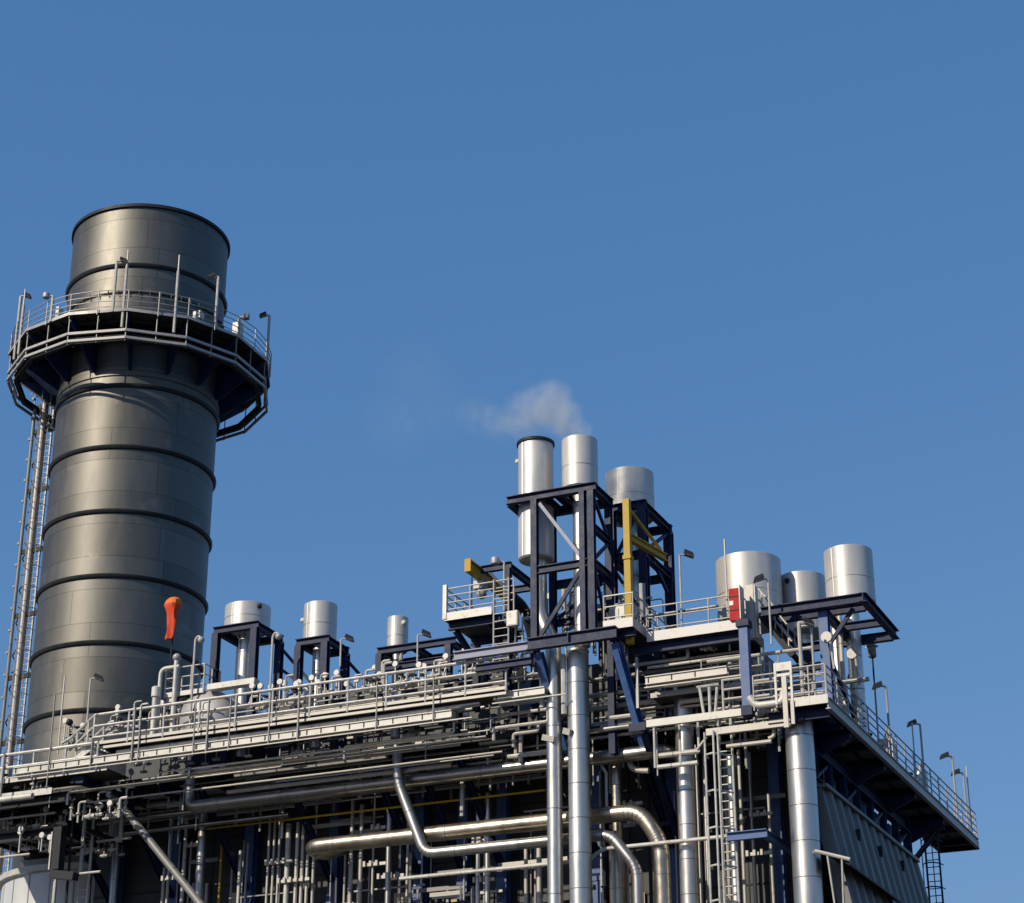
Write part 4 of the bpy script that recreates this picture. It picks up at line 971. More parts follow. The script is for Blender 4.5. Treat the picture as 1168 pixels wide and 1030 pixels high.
obj('pole', MB().tube([p, (p.x, p.y, zt-.55)], .035, 8), DARK, t)
obj('beacon_head', MB().lathe([(.12, zt-.6), (.16, zt-.55), (.16, zt-.2), (.2, zt-.18), (.2, zt-.12), (.12, zt-.1), (.1, zt)], (p.x, p.y, 0), 14), mat('rusty_grey', (.22, .19, .16), .6, .2, .25, 5), t)
obj('arm', MB().box((p.x-.25, p.y-.03, zt-.2), (p.x+.25, p.y+.03, zt-.15)), GREY, t)
p = on_gallery(1046); tag(obj('whip_mast', MB().tube([p, (p.x, p.y, zfor(p.x, p.y, 824))], .03, 6), GALV), 'thin bare mast left of the silver cylinder on side gallery', 'mast', 'bare masts')
p = on_gallery(1105.5)
tag(obj('whip_mast', MB().tube([p+Vector((.1,.2,0)), (p.x+.1, p.y+.2, zfor(p.x, p.y, 873))], .03, 6), GALV), 'thin bare mast at the far end of the side gallery', 'mast', 'bare masts')
p = on_gallery(1014, WX-.8)
t = thing('equipment_cabinet', 'white cabinet on the side gallery behind the railing', 'cabinet', p)
obj('casing', MB().box(p+Vector((-.3,-.3,.0)), p+Vector((.3,.3,1.5))), WHITE, t); obj('pipe_top', MB().tube([p+Vector((.1,0,1.5)), p+Vector((.1,0,1.75))], .15, 10), GALV, t)
p = on_gallery(1053, WX-.7)
t = thing('gas_cylinder', 'silver upright cylinder on the side gallery behind the railing', 'tank', p)
obj('vessel', MB().lathe([(.26, CZ), (.28, CZ+.05), (.28, CZ+1.35), (.2, CZ+1.5), (.06, CZ+1.55)], (p.x, p.y, 0), 18), ALU, t); obj('nozzle', MB().tube([(p.x, p.y, CZ+1.5), (p.x, p.y, CZ+1.8)], .06, 8), GALV, t)
for px in (962, 975, 990, 1003, 1025, 1037, 1066, 1080):
    p = on_gallery(px, WX-.6); valve(p, 'small grey valve behind the side gallery railing with a handwheel', 'valves on the side gallery', random.uniform(1., 1.5), (0,1,0))
# caged ladder hanging from the gallery
c = on_gallery(1058, .2); 
ladder('caged_ladder', 'dark caged ladder hanging below the far end of the side gallery', -.05, .5, 18.6, 14.0, CZ-.1, DARK, cage=.7, hoops=9, r=.04)

# ================================================================== BIG CORNER COLUMN PIPE etc
def vpipe(px, py, Y, wpx, ytop, m, lab, seam=1.3, name='vertical_pipe', group=None, y_low=None, cap=False, n=18):
    q = at(px, py, Y=Y); r = wpx/2/scale_at(q); zt = zfor(q.x, Y, ytop)
    zb = 0 if y_low is None else zfor(q.x, Y, y_low)
    return pipe(name, lab, [(q.x, Y, zb), (q.x, Y, zt)], r, m, 0, seam, n, group)
vpipe(917, 930, 1.3, 33, 812, ALU, 'thickest silver clad column pipe at the building corner', 1.25, n=32)
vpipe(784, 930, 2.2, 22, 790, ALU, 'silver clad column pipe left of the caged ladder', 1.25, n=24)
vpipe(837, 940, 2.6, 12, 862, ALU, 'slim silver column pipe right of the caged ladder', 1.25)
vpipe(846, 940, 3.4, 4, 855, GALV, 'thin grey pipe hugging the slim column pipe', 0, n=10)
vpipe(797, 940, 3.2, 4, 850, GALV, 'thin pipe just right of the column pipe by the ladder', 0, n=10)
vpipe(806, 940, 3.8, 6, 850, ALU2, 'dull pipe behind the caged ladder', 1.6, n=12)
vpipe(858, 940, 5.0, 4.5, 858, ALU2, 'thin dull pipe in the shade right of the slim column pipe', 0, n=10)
vpipe(879, 960, 4.6, 4, 905, GALV, 'thin pale pipe beside the blue column near the corner', 0, n=10)
vpipe(703, 880, 3.2, 13, 832, BRASSY, 'weathered steel pipe right of the thickest tower pipe', 1.4, y_low=960)
vpipe(705, 1000, 3.0, 20, 962, BRASSY, 'wider weathered lower pipe right of the thickest tower pipe', 1.4)
vpipe(716, 1000, 3.6, 3.5, 985, GALV, 'thin pipe right of the wide weathered lower pipe', 0, n=8)
vpipe(690, 1000, 3.8, 4, 850, DARK, 'thin dark pipe left of the weathered steel pipe', 0, n=8)
q = at(691, 890, Y=2.4)
pipe('offset_pipe', 'thin pale pipe with a small kink beside the weathered steel pipe', [(q.x-.15, 2.4, zfor(q.x, 2.4, 862)), (q.x-.15, 2.4, zfor(q.x, 2.4, 874)), (q.x+.02, 2.4, zfor(q.x, 2.4, 881)), (q.x+.02, 2.4, zfor(q.x, 2.4, 925))], .06, GALV, .1, n=8)
q = at(728, 880, Y=2.6)
pipe('elbow_pipe', 'small grey elbow pipe below the long top pipe near the ladder', [(at(717, 855, Y=2.6)), (at(719, 878, Y=2.6)), (at(740, 879, Y=2.6))], .12, GALV, .4, n=10)
# vertical pipes along the shaded wall, left to right
VP = ((131, 940, 9, 4.9, ALU2, 'dull pipe standing furthest left on the front wall'), (189, 940, 4, 940/1000, GALV, ''), )
for px, w, Y, yt, m, lab, seam in (
    (131, 9, 4.6, 930, ALU2, 'dull pipe standing furthest left on the front wall', 1.5),
    (187, 4, 4.9, 990, GALV, 'short thin pale pipe behind the long diagonal pipe', 0),
    (192, 3.5, 4.7, 918, GALV, 'thin pipe crossing the leftmost blue column', 0),
    (209, 4.5, 4.5, 930, GALV, 'thin pale pipe right of the leftmost blue column', 1.8),
    (228, 10, 4.0, 925, ALU2, 'stout dull pipe between the two left blue columns', 1.4),
    (251, 3, 5.2, 955, YEL, 'thin yellow gas pipe standing on the wall', 0),
    (273, 4, 4.9, 970, CREAM, 'thin cream pipe left of the second blue column', 0),
    (305, 3, 4.6, 930, GALV, 'leftmost thin pipe of the pale pipe bundle', 0),
    (311, 3, 4.6, 932, GALV, 'second thin pipe of the pale pipe bundle', 0),
    (317, 3, 4.6, 930, GALV, 'third thin pipe of the pale pipe bundle', 0),
    (327, 6, 4.4, 940, CREAM, 'stoutest cream pipe of the pale pipe bundle', 1.6),
    (337.5, 4, 4.4, 938, CREAM, 'thin cream pipe just right of the stout bundle pipe', 0),
    (344, 4, 4.5, 938, GALV, 'thin grey pipe inside the right half of the bundle', 0),
    (350, 3.5, 4.5, 975, CREAM, 'thin cream pipe under the big pipe bend', 0),
    (357, 3.5, 4.6, 978, GALV, 'last thin pipe of the bundle below the big pipe bend', 0),
    (400, 4.5, 4.4, 913, GALV, 'thin pale pipe right of the third blue column', 1.5),
    (411, 4.5, 4.4, 918, GALV, 'thin pale twin pipe further right of the third blue column', 1.5),
    (425, 3, 4.8, 925, GALV, 'thinnest pipe before the fourth blue column', 0),
    (464.5, 3.5, 4.8, 915, GALV, 'thin dark edged pipe beside the fourth blue column', 0),
    (545, 5.5, 4.2, 905, ALU, 'left of two slim silver pipes on the wall', 1.5),
    (556, 7, 4.2, 905, ALU, 'right and stouter of two slim silver pipes on the wall', 1.5),
    (600, 4.5, 3.8, 968, GALV, 'short slim pipe left of the kinked tower pipe', 0),
    (615, 6, 3.8, 968, CREAM, 'stubby cream pipe just left of the kinked tower pipe', 0),
    (742, 4, 4.8, 905, DARK, 'dark thin pipe right of the big bent pipe', 0),
):
    vpipe(px, 1000, Y, w, yt, m, lab, seam, 'vertical_pipe', 'vertical pipes along the front wall', n=12)
q = [at(437, 900, Y=3.8), at(441, 902, Y=3.8), at(444.5, 925, Y=3.8), at(444.5, 1035, Y=3.8)]
pipe('drop_pipe', 'slim pipe dropping from the long top pipe before the fourth blue column', [Vector((q[0].x-.6, 3.8, q[0].z)), q[1], Vector((q[2].x, 3.8, q[2].z)), Vector((q[2].x, 3.8, q[3].z-10))], .11, ALU2, .5, n=12)

# ================================================================== HORIZONTAL PIPES ON THE FRONT
def H(pts, Y): return [at(p[0], p[1], Y=Y) for p in pts]
def level(pts, Y):            # a level run: same height as its middle, at depth Y
    P = H(pts, Y); z = sum(p.z for p in P)/len(P); return [Vector((p.x, Y, z)) for p in P]
Y = 2.25
z = at(480, 889, Y=Y).z; xa, xb = at(218, 900, Y=Y).x, at(752, 845, Y=Y).x
pipe('header_pipe', 'long silver pipe under the walkway with an upturned left end', [(xa, Y, z+1.35), (xa, Y, z), (xb, Y, z), (xb+.7, Y+.9, z)], .27, PIPE, .34, 2.9, 20)
z2 = at(200, 928.5, Y=2.6).z
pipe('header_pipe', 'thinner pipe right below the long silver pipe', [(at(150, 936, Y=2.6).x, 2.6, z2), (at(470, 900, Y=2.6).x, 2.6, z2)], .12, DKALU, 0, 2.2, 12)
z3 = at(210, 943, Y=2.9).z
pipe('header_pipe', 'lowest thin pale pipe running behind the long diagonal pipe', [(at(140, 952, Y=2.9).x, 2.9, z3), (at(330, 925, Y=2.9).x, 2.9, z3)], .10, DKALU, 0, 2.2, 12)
z4 = at(440, 922, Y=3.4).z
pipe('gas_pipe', 'long thin yellow gas pipe along the shaded wall', [(at(236, 948, Y=3.4).x, 3.4, z4), (at(622, 903, Y=3.4).x, 3.4, z4)], .045, YEL, 0, 0, 8)
z5 = at(540, 946, Y=2.0).z; xa, xb = at(352, 968, Y=2.0).x, at(757, 940, Y=2.0).x
pipe('header_pipe', 'thickest weathered pipe bending back left and down right', [(xa+.15, 5.6, z5+.9), (xa, 3.2, z5), (xa, 2.0, z5), (xb-.9, 2.0, z5), (xb-.12, 2.0, z5-1.2), (xb, 2.0, 0)], .30, BRASSY, .55, 2.4, 20)
Y = 1.55
P = [at(453, 846, Y=Y), at(454.5, 893, Y=Y), at(485, 973, Y=Y)]
z6 = at(580, 964, Y=Y).z; P[2] = Vector((P[2].x, Y, z6)); xb = at(726, 955, Y=Y).x
pipe('branch_pipe', 'silver pipe slanting down in front then running right under the weathered pipe', [P[0], P[1], P[2], Vector((xb-1.0, Y, z6)), Vector((xb, Y, z6-1.3)), Vector((xb+.05, Y, 0))], .205, ALU2, .42, 2.6, 18)
z7 = at(560, 992, Y=1.3).z
pipe('thin_pipe', 'thin pale pipe crossing low in front of the wall columns', [(at(456, 1004, Y=1.3).x, 1.3, z7), (at(652, 982, Y=1.3).x, 1.3, z7)], .075, CREAM, 0, 0, 10)
P = [at(672, 980, Y=1.6), at(688, 968, Y=1.6)]; z8 = at(760, 961, Y=1.6).z
pipe('thin_pipe', 'thin pale pipe running right from the thick tower pipe to the ladder', [P[0], Vector((P[1].x, 1.6, z8)), Vector((at(832, 953, Y=1.6).x, 1.6, z8))], .075, CREAM, .2, 0, 10)
pipe('diagonal_pipe', 'long grey diagonal pipe running down from the left walkway', [at(118, 872, Y=1.8), at(120, 896, Y=1.8), at(228, 1030, Y=1.8), at(300, 1120, Y=1.8)], .155, DULL, .3, 3.5, 14)
z9 = at(590, 840, Y=3.0).z
pipe('header_pipe', 'dull pipe left of the tower pipes under the short tray', [(at(538, 848, Y=3.0).x, 3.0, z9), (at(735, 815, Y=3.0).x, 3.0, z9)], .16, ALU2, 0, 2, 12)
pipe('header_pipe', 'dull twin pipe just under the pipe left of the tower pipes', [(at(538, 855, Y=3.2).x, 3.2, z9-.35), (at(700, 830, Y=3.2).x, 3.2, z9-.35)], .11, ALU2, 0, 2, 12)
# right end, between tower and corner
def hb(name, lab, p0, p1, Y, h, m, d=.16, cat='beam'):
    a, b = at(*p0, Y=Y), at(*p1, Y=Y); z = (a.z+b.z)/2
    return tag(obj(name, MB().beam((a.x, Y, z), (b.x, Y, z), d, h), m), lab, cat)
hb('edge_beam', 'wide pale level beam left of the corner platform under the tray', (738, 827), (851, 811), .4, .26, CREAM)
hb('edge_beam', 'grey beam under the corner platform left of the corner column', (806, 836), (902, 824), .5, .24, GALV)
for p0, p1, Y, r, m, lab in (((740, 762), (830, 749), 1.5, .06, GALV, 'upper thin pipe under the upper right platform'), ((745, 757), (845, 742), 2.2, .05, GALV, 'highest thin pipe under the upper right platform'), 
                       ((738, 784), (826, 771), 1.2, .06, GALV, 'thin pipe just below the weathered right tray'), ((690, 828), (740, 822), 2.2, .07, GALV, 'short thin pipe left of the pale level beam'),
                       ((752, 862), (797, 857), 1.0, .10, GALV, 'short fat pipe stub above the hanging pipe rack'), ((750, 876), (796, 869), 1.0, .09, CREAM, 'bottom bar of the hanging pipe rack left of ladder'), 
                       ((806, 841), (795, 855), .9, .05, GALV, 'small bent conduit beside the ladder head'), ((829, 852), (880, 845), .7, .08, GALV, 'curved end pipe under the grey corner beam')):
    a, b = at(*p0, Y=Y), at(*p1, Y=Y); zz = (a.z+b.z)/2
    pipe('thin_pipe', lab, [(a.x, Y, zz), (b.x, Y, zz)] if p0[0] < p1[0] else [a, b], r, m, 0, 1.1, 10)
a = at(880, 845, Y=.7)
pipe('thin_pipe', 'pipe hook turning up under the grey corner beam', [(a.x-.1, .7, a.z+.1), (a.x+.1, .7, a.z+.15), (a.x+.12, .7, a.z+.9)], .07, GALV, .2, n=10)
for px, y0, y1 in ((746, 828, 876), (775, 825, 872), (796, 822, 858)):
    q = at(px, y0, Y=.95); tag(obj('hanger_rod', MB().tube([q, (q.x, .95, zfor(q.x, .95, y1))], .05, 8), CREAM), 'pale upright rod hanging below the wide pale beam', 'rod', 'rods below the pale beam')
# slanting hatch_guard
t = thing('hatch_guard', 'small pale slatted guard above the caged ladder', 'guard', at(808, 812, Y=.7))
for x0_, x1_ in ((798, 803), (809, 810), (818, 816)):
    obj('bar', MB().tube([at(x0_, 784, Y=.7), at(x1_, 815, Y=.7)], .06, 8), CREAM, t)
obj('top_bar', MB().tube([at(795, 784, Y=.7), at(820, 780, Y=.7)], .07, 8), CREAM, t)
for k, yy in enumerate((776, 787, 798)):
    q = at(825, yy, Y=.5); q2 = at(847, yy-3, Y=.5); tag(obj('hand_bar', MB().tube([q, (q2.x, .5, q.z)], .045, 8), GALV), ('topmost', 'middle', 'lowest')[k]+' grey bar left of the blue box column', 'rail', 'bars beside the blue box column')
q = at(824, 775, Y=.5); tag(obj('bar_post', MB().tube([q, (q.x, .5, zfor(q.x, .5, 815))], .05, 8), GALV), 'upright post carrying the grey bars left of blue column', 'post')
# caged ladder front
xa, xb = at(826, 900, Y=1.0).x, at(834, 900, Y=1.0).x
t = thing('caged_ladder', 'pale caged ladder on the front beside the slim column pipe', 'ladder', (xa, 1.0, 0))
zt = zfor(xa, 1.0, 838)
ga, gb = at(806, 900, Y=.5).x, at(816, 900, Y=.35).x
for x in (xa-.12, xb+.1): obj('stile', MB().tube([(x, 1.0, 0), (x, 1.0, zt+.9)], .05, 8), CREAM, t)
rungs(t, xa-.12, xb+.1, 1.0, .3, zt, .3, .025, CREAM)
for x, y in ((ga, .5), (gb, .35), ((gb+xa)/2+.08, .45)): obj('cage_bar', MB().tube([(x, y, 0), (x, y, zt)], .042, 8), CREAM, t)
for yy in (861, 903, 945, 988, 1028):
    z = zfor(ga, .5, yy); obj('hoop', MB().tube([(ga-.05, .95, z), (ga, .5, z), (gb, .35, z), (xa-.05, .5, z), (xb+.08, .97, z)], .04, 8, .25), CREAM, t)
# blue bracket on corner
a, b = at(829, 955, Y=.6), at(872, 952, Y=.6)
t = thing('blue_bracket', 'bright blue angled steel bracket left of the corner column pipe', 'bracket', (b.x, 1, a.z))
obj('front_beam', MB().ibeam((a.x, .6, a.z), (b.x+.1, .6, a.z), .22, .3), BLUE, t)
obj('rear_beam', MB().ibeam((b.x, .75, a.z-.005), (b.x+.1, 3.6, a.z-.005), .2, .28), BLUE, t)
# blue diagonal near corner
for k, (p, q_) in enumerate((((704, 735), (727, 820)), )):
    pass
hb2 = thing('blue_strut', 'dark blue hanging strut right of the tower base', 'strut', at(727, 822, Y=1.0))
obj('strut', MB().ibeam(at(704, 740, Y=.2), at(728, 825, Y=1.2), .28, .3), BLUE, hb2)
obj('foot_bracket', MB().box(at(728, 826, Y=1.2)+Vector((-.3,-.2,-.3)), at(728, 826, Y=1.2)+Vector((.35,.2,0))), NAVY, hb2)
tag(obj('blue_strut', MB().ibeam(at(735, 835, Y=1.4), at(775, 958, Y=5.6), .26, .26), NAVY), 'long navy strut slanting down across the wall right of the tower', 'strut')
q = at(727, 780, Y=.9); tag(obj('grey_stub', MB().beam((q.x, .9, zfor(q.x, .9, 808)), (q.x, .9, zfor(q.x, .9, 750)), .1, .1, up=(0,1,0)), LTG), 'pale flat bar beside the dark blue hanging strut', 'bar')

# ================================================================== LOWER LEFT
t = thing('side_platform', 'dark platform seen from below in front of the pale stack drum', 'platform', at(30, 930, Y=1.5))
z = at(30, 905, Y=.2).z
xa, xb = at(-40, 910, Y=.2).x, at(82, 900, Y=.2).x
obj('deck', MB().box((xa, .25, z-.1), (xb, 3.4, z-.04)), GRATE, t)
obj('toe_plate', MB().box((xa, .2, z-.14), (xb-1.0, .245, z+.12)), CREAM, t)
for y in (.5, 1.9, 3.2): obj('bearer', MB().ibeam((xa, y, z-.3), (xb, y, z-.3), .2, .34), DARK, t)
for k in range(6): x = xa+.5+k*1.3; obj('joist', MB().ibeam((x, .6, z-.24), (x, 3.1, z-.24), .14, .22), DARK, t)
z2 = at(30, 945, Y=1.0).z
t = thing('side_platform', 'lower dark platform at the left edge beneath the thick pale rail', 'platform', at(20, 950, Y=1.0))
xb2 = at(62, 950, Y=1.0).x
obj('deck', MB().box((xa, 1.0, z2-.1), (xb2, 4.6, z2-.04)), GRATE, t)
obj('bearer', MB().ibeam((xa, 1.2, z2-.28), (xb2, 1.2, z2-.28), .2, .32), DARK, t); obj('bearer', MB().ibeam((xa, 4.3, z2-.28), (xb2, 4.3, z2-.28), .2, .32), DARK, t)
for k in range(5): x = xa+.6+k*1.2; obj('joist', MB().ibeam((x, 1.32, z2-.26), (x, 4.18, z2-.26), .12, .2), DARK, t)
obj('fascia', MB().tube([(xa, .95, z2+.95), (xb2, .95, z2+.95)], .06, 8).tube([(xa, .95, z2+.5), (xb2, .95, z2+.5)], .05, 8), GALV, t)
clutter(2, 78, lambda p: 945, 1.2, 18, 1.2, 3.5, 'small pale valve under the left walkway before the stack drum', 'valves at the far left')
clutter(60, 140, lambda p: 975, 1.4, 14, 2.4, 4.2, 'small pale valve in the shade right of the stack drum', 'valves right of the stack drum')
clutter(72, 150, lambda p: 938-(p-72)*.1, 1.0, 16, .3, 1.6, 'small pale valve catching light right of the black duct', 'valves right of the black duct')
clutter(0, 66, lambda p: 903, .8, 14, .1, 1.4, 'small pale valve between the two dark left platforms', 'valves between the left platforms')
clutter(2, 60, lambda p: 972, .8, 9, .6, 2.0, 'small pale valve just above the pale drum ring', 'valves above the drum ring')
# thick pale low rail
zr = at(20, 910, Y=-.3).z
pipe('header_pipe', 'thick cream pipe at the far left below the lower walkway', [(xl, -.3, zr), (at(38, 900, Y=-.3).x, -.3, zr)], .13, CREAM, 0, 1.6, 12)
# duct elbow: dark boxy chute
q = at(66, 960, Y=1.0)
t = thing('drain_chute', 'black square duct with an elbow foot before the pale drum', 'duct', (q.x, 1, q.z-2))
ze = zfor(q.x, 1, 992)
obj('shaft', MB().box((q.x-.2, .9, ze), (q.x+.2, 1.3, q.z+.6)), DARK, t)
obj('elbow', MB().beam((q.x-.2, 1.1, ze-.15), (q.x+.95, 1.1, ze-.35), .4, .32), DARK, t)
obj('edge_trim', MB().box((q.x-.26, .86, ze), (q.x-.203, .93, q.z+.4)), CREAM, t)
# blue gusset corner at the left walkway end
a = at(88, 862, Y=.3)
tag(obj('corner_gusset', MB().prism([at(80, 893, Y=.3), at(93, 858, Y=.3), at(104, 862, Y=.3), at(94, 893, Y=.3)], (0, .3, 0)), NAVY), 'dark angled gusset under the left end of the cable tray', 'gusset')
a, b = at(90, 888, Y=.4), at(135, 905, Y=.4)
tag(obj('underside_beam', MB().ibeam((a.x, .4, a.z), (a.x+.9, 5.6, a.z), .3, .42), NAVY), 'dark beam running back under the left end of the cable tray', 'beam')
# ladder bottom left, small bracing tubes
xa_, xb_ = at(91, 1000, Y=2.2).x, at(101, 1000, Y=2.2).x
ladder('access_ladder', 'short pale ladder at the bottom right of the stack drum', xa_, xb_, 2.2, 12, zfor(xa_, 2.2, 1000), CREAM)
for k, (px, yt, yb, Y) in enumerate(((86, 905, 1040, 1.8), (98, 920, 1000, 2.0), (107, 935, 1040, 2.4), (70, 930, 1040, 2.2), (112, 900, 1040, 3.0))):
    q = at(px, yt, Y=Y); pipe('thin_pipe', ('thin dark upright right of the black duct', 'thin pale upright beside the little bottom ladder', 'thin upright left of the first wall pipe', 'thin upright behind the black duct', 'thin upright at the left corner of the front wall')[k], [(q.x, Y, zfor(q.x, Y, yb)), (q.x, Y, q.z)], .06+.02*(k % 2), (DARK, GALV, GALV, CREAM, DARK)[k], n=8)
for k, (p0, p1, Y) in enumerate((((0, 978), (35, 965), 1.6), ((45, 972), (95, 962), 1.4), ((60, 1000), (115, 990), 1.8), ((75, 905), (130, 893), 2.4), ((110, 960), (150, 952), 2.6))):
    a, b = at(*p0, Y=Y), at(*p1, Y=Y); pipe('thin_pipe', ('thin conduit at the far left edge above the drum ring', 'thin conduit passing the black duct', 'thin conduit below the black duct elbow', 'thin conduit under the left gusset', 'thin conduit left of the long diagonal pipe')[k], [(a.x, Y, a.z), (b.x, Y, a.z)], .055, (GALV, DARK, GALV, GREY, GALV)[k], n=8)

# ================================================================== DARK PIPEWORK UNDER THE WALKWAY
def dark_pipes(px0, px1, y0, y1, n, lab, grp, Y0=1.0, Y1=5.2):
    for k in range(n):
        px = random.uniform(px0, px1); py = random.uniform(y0, y1) - (px-px0)*.135; Y = random.uniform(Y0, Y1)
        a = at(px, py, Y=Y); L = random.uniform(1.0, 4.0); r = random.choice((.03, .04, .05, .06, .09)); kind = random.random()
        m = random.choice((GALV, ALU2, GREY, GALV))
        if kind < .5: P = [a, a+Vector((L, 0, 0))]
        elif kind < .75: P = [a, a+Vector((L*.6, 0, 0)), a+Vector((L*.6, 0, -random.uniform(.6, 1.4)))]
        else: P = [a, a+Vector((0, 0, -random.uniform(.8, 2.2)))]
        if kind >= .5 and kind < .75: nm, ll, gg = 'small_pipe', lab+' turning downwards', grp+' that turn down'
        elif kind < .5: nm, ll, gg = 'small_pipe', lab+' lying level', grp+' that lie level'
        else: nm, ll, gg = 'small_pipe', lab+' hanging upright', grp+' that hang upright'
        pipe(nm, ll, P, r, m, .15, 0, 8, gg)
dark_pipes(115, 300, 900, 940, 40, 'thin grey pipe among the dark pipework under the left walkway', 'small pipes under the left walkway', 2.6, 5.6)
dark_pipes(290, 560, 868, 915, 70, 'thin grey pipe among the dark pipework under the middle walkway', 'small pipes under the middle walkway', 2.6, 5.6)
dark_pipes(520, 640, 825, 872, 30, 'thin grey pipe in the dark gap left of the tower pipes', 'small pipes left of the tower pipes', 1.8)
dark_pipes(675, 780, 775, 850, 36, 'thin grey pipe in the dark recess right of the tower pipes', 'small pipes right of the tower pipes', 1.6, 5.5)
dark_pipes(780, 890, 795, 850, 24, 'thin grey pipe in the dark recess behind the caged ladder', 'small pipes behind the ladder', 1.6, 5.5)
dark_pipes(640, 730, 690, 735, 12, 'thin grey pipe inside the blue tower base', 'small pipes inside the tower', 2.0, 4.0)
for px, py in ((467, 838), (478, 843), (505, 838), (340, 857), (333, 862)):
    q = at(px, py+6, Y=1.4); valve(q, 'pale valve catching light under the cable tray', 'valves under the cable tray', 1.3)

# long runs of small pipes: behind the railing and below the deck
def run_bundle(n, xa, xb, Y0, Y1, z0, z1, lab, grp, mats, rs=(.03, .04, .05, .07, .09)):
    for k in range(n):
        Y = random.uniform(Y0, Y1); z = random.uniform(z0, z1); L = random.uniform(.25, 1)*(xb-xa); x = random.uniform(xa, xb-L)
        pipe('service_pipe', lab, [(x, Y, z), (x+L, Y, z)] if random.random() < .6 else [(x, Y, z-.5), (x, Y, z), (x+L, Y, z), (x+L, Y, z+.4)], random.choice(rs), random.choice(mats), .12, 0, 8, grp)
run_bundle(16, xs0+.5, xr-.3, 1.7, 4.3, 24.9, 26.3, 'pale service pipe among the pipes behind the upper walkway railing', 'service pipes behind the railing', (GALV, DARK, ALU, DULL, LTG), (.03, .04, .05, .07))
run_bundle(26, XL+1, -10.5, .3, 5.5, 22.5, 23.3, 'thin service pipe among the many runs below the front deck', 'service pipes below the front deck', (GALV, ALU, LTG, DKALU))
run_bundle(5, XL+6, -11.5, .3, .8, 23.1, 23.4, 'thin service pipe just below the front edge of the deck', 'service pipes at the deck edge', (GALV, ALU, LTG), (.03, .04, .05))
run_bundle(10, -12.6, -9.2, .6, 3.5, 22.6, 25.6, 'thin service pipe in the busy gap left of the tower pipes', 'service pipes left of the tower pipes', (GALV, ALU, CREAM, LTG))
run_bundle(18, -9.0, -2.2, 1.2, 4.4, 22.4, 25.6, 'thin service pipe in the dark bay under the upper right platform', 'service pipes under the right platform', (GALV, ALU, LTG, DKALU))
run_bundle(12, -3.6, .6, 1.0, 4.0, 22.9, 25.4, 'thin service pipe behind the corner platform gate', 'service pipes behind the gate', (GALV, ALU, CREAM, LTG))
for k in range(46):
    px = random.choice((random.uniform(738, 892), random.uniform(738, 892), random.uniform(612, 660), random.uniform(676, 736))); Y = random.uniform(1.4, 4.5)
    ya = random.uniform(735, 790) if px > 736 else random.uniform(660, 720); q = at(px, ya, Y=Y); L = random.uniform(.8, 2.6)
    lab = 'thin upright pipe in the dark bay under the upper right platform' if px > 736 else ('thin upright pipe behind the blue tower frame' if px < 700 else 'thin upright pipe beside the jib crane foot')
    pipe('upright_pipe', lab, [(q.x, Y, q.z-L), (q.x, Y, q.z)], random.choice((.03, .04, .06, .09)), random.choice((GALV, CREAM, ALU, LTG)), 0, 0, 8, {True: 'upright pipes under the right platform', False: 'upright pipes at the tower'}[px > 736] if not 700 <= px <= 736 else 'upright pipes beside the jib crane')
clutter(858, 948, lambda p: 797, 1.0, 16, .9, 2.3, 'small pale valve behind the corner platform railing', 'valves on the corner platform', CZ)
clutter(745, 835, lambda p: 745, 1.0, 10, 1.4, 3.0, 'small pale valve hung below the upper right platform', 'valves below the right platform')
clutter(600, 735, lambda p: 705, 1.0, 22, 2.4, 4.2, 'small pale valve standing behind the blue tower', 'valves behind the tower')
# wall uprights and cross bars in the shade of the front
for k in range(44):
    px = random.uniform(150, 885); Y = random.uniform(5.0, 5.85); q = at(px, 960, Y=Y); zt_ = random.uniform(18.6, 22.8)
    pipe('upright_pipe', 'thin grey upright pipe standing close to the dark front wall', [(q.x, Y, 8), (q.x, Y, zt_)], random.choice((.03, .04, .05, .07)), random.choice((GALV, LTG, CREAM, ALU2)), 0, 0, 8, 'thin upright pipes close to the front wall')
for k in range(26):
    px = random.uniform(150, 860); Y = random.uniform(4.6, 5.7); z = random.uniform(17.6, 22.0); q = at(px, 960, Y=Y); L = random.uniform(.8, 3.2)
    tag(obj('cross_bar', MB().beam((q.x, Y, z), (q.x+L, Y, z), .07, random.choice((.06, .1, .16))), random.choice((LTG, NAVY, DULL, GALV))), 'short level bar bridging pipes on the dark front wall', 'bar', 'cross bars on the front wall')
for k in range(40):
    px = random.uniform(120, 560); py = random.uniform(862, 905)-(px-120)*.1; Y = random.uniform(1.0, 3.6); a = at(px, py, Y=Y); h = random.uniform(.3, .9)
    t = thing('pipe_hanger', 'small bracket hanging under the front deck among the pipes', 'bracket', a, 'pipe hangers below the front deck')
    obj('rod', MB().tube([a, a+Vector((0, 0, h))], .03, 6), LTG, t)
    obj('clamp', MB().box(a+Vector((-.14, -.08, -.08)), a+Vector((.14, .08, 0))), random.choice((GALV, CREAM, LTG)), t)
# mid landing with rails in the right bay
ya_, za_ = 1.3, at(800, 786, Y=1.3).z
la_, lb_ = at(742, 790, Y=1.3).x, at(845, 778, Y=1.3).x
t = thing('landing', 'small grating landing in the bay below the upper right platform', 'platform', (la_, ya_, za_-.2))
obj('deck', MB().box((la_, ya_+.03, za_-.06), (lb_, ya_+1.4, za_)), GRATE, t); obj('toe_plate', MB().box((la_, ya_-.02, za_-.1), (lb_, ya_+.027, za_+.08)), LTG, t)
t = thing('guard_rail', 'grey railing of the landing in the bay under the right platform', 'railing', (la_, ya_, za_), 'walkway railings')
guard_rail(t, [(la_+2.0, ya_, za_), (lb_, ya_, za_)], 1.1, 3, 1.0, .028, m=LTG)
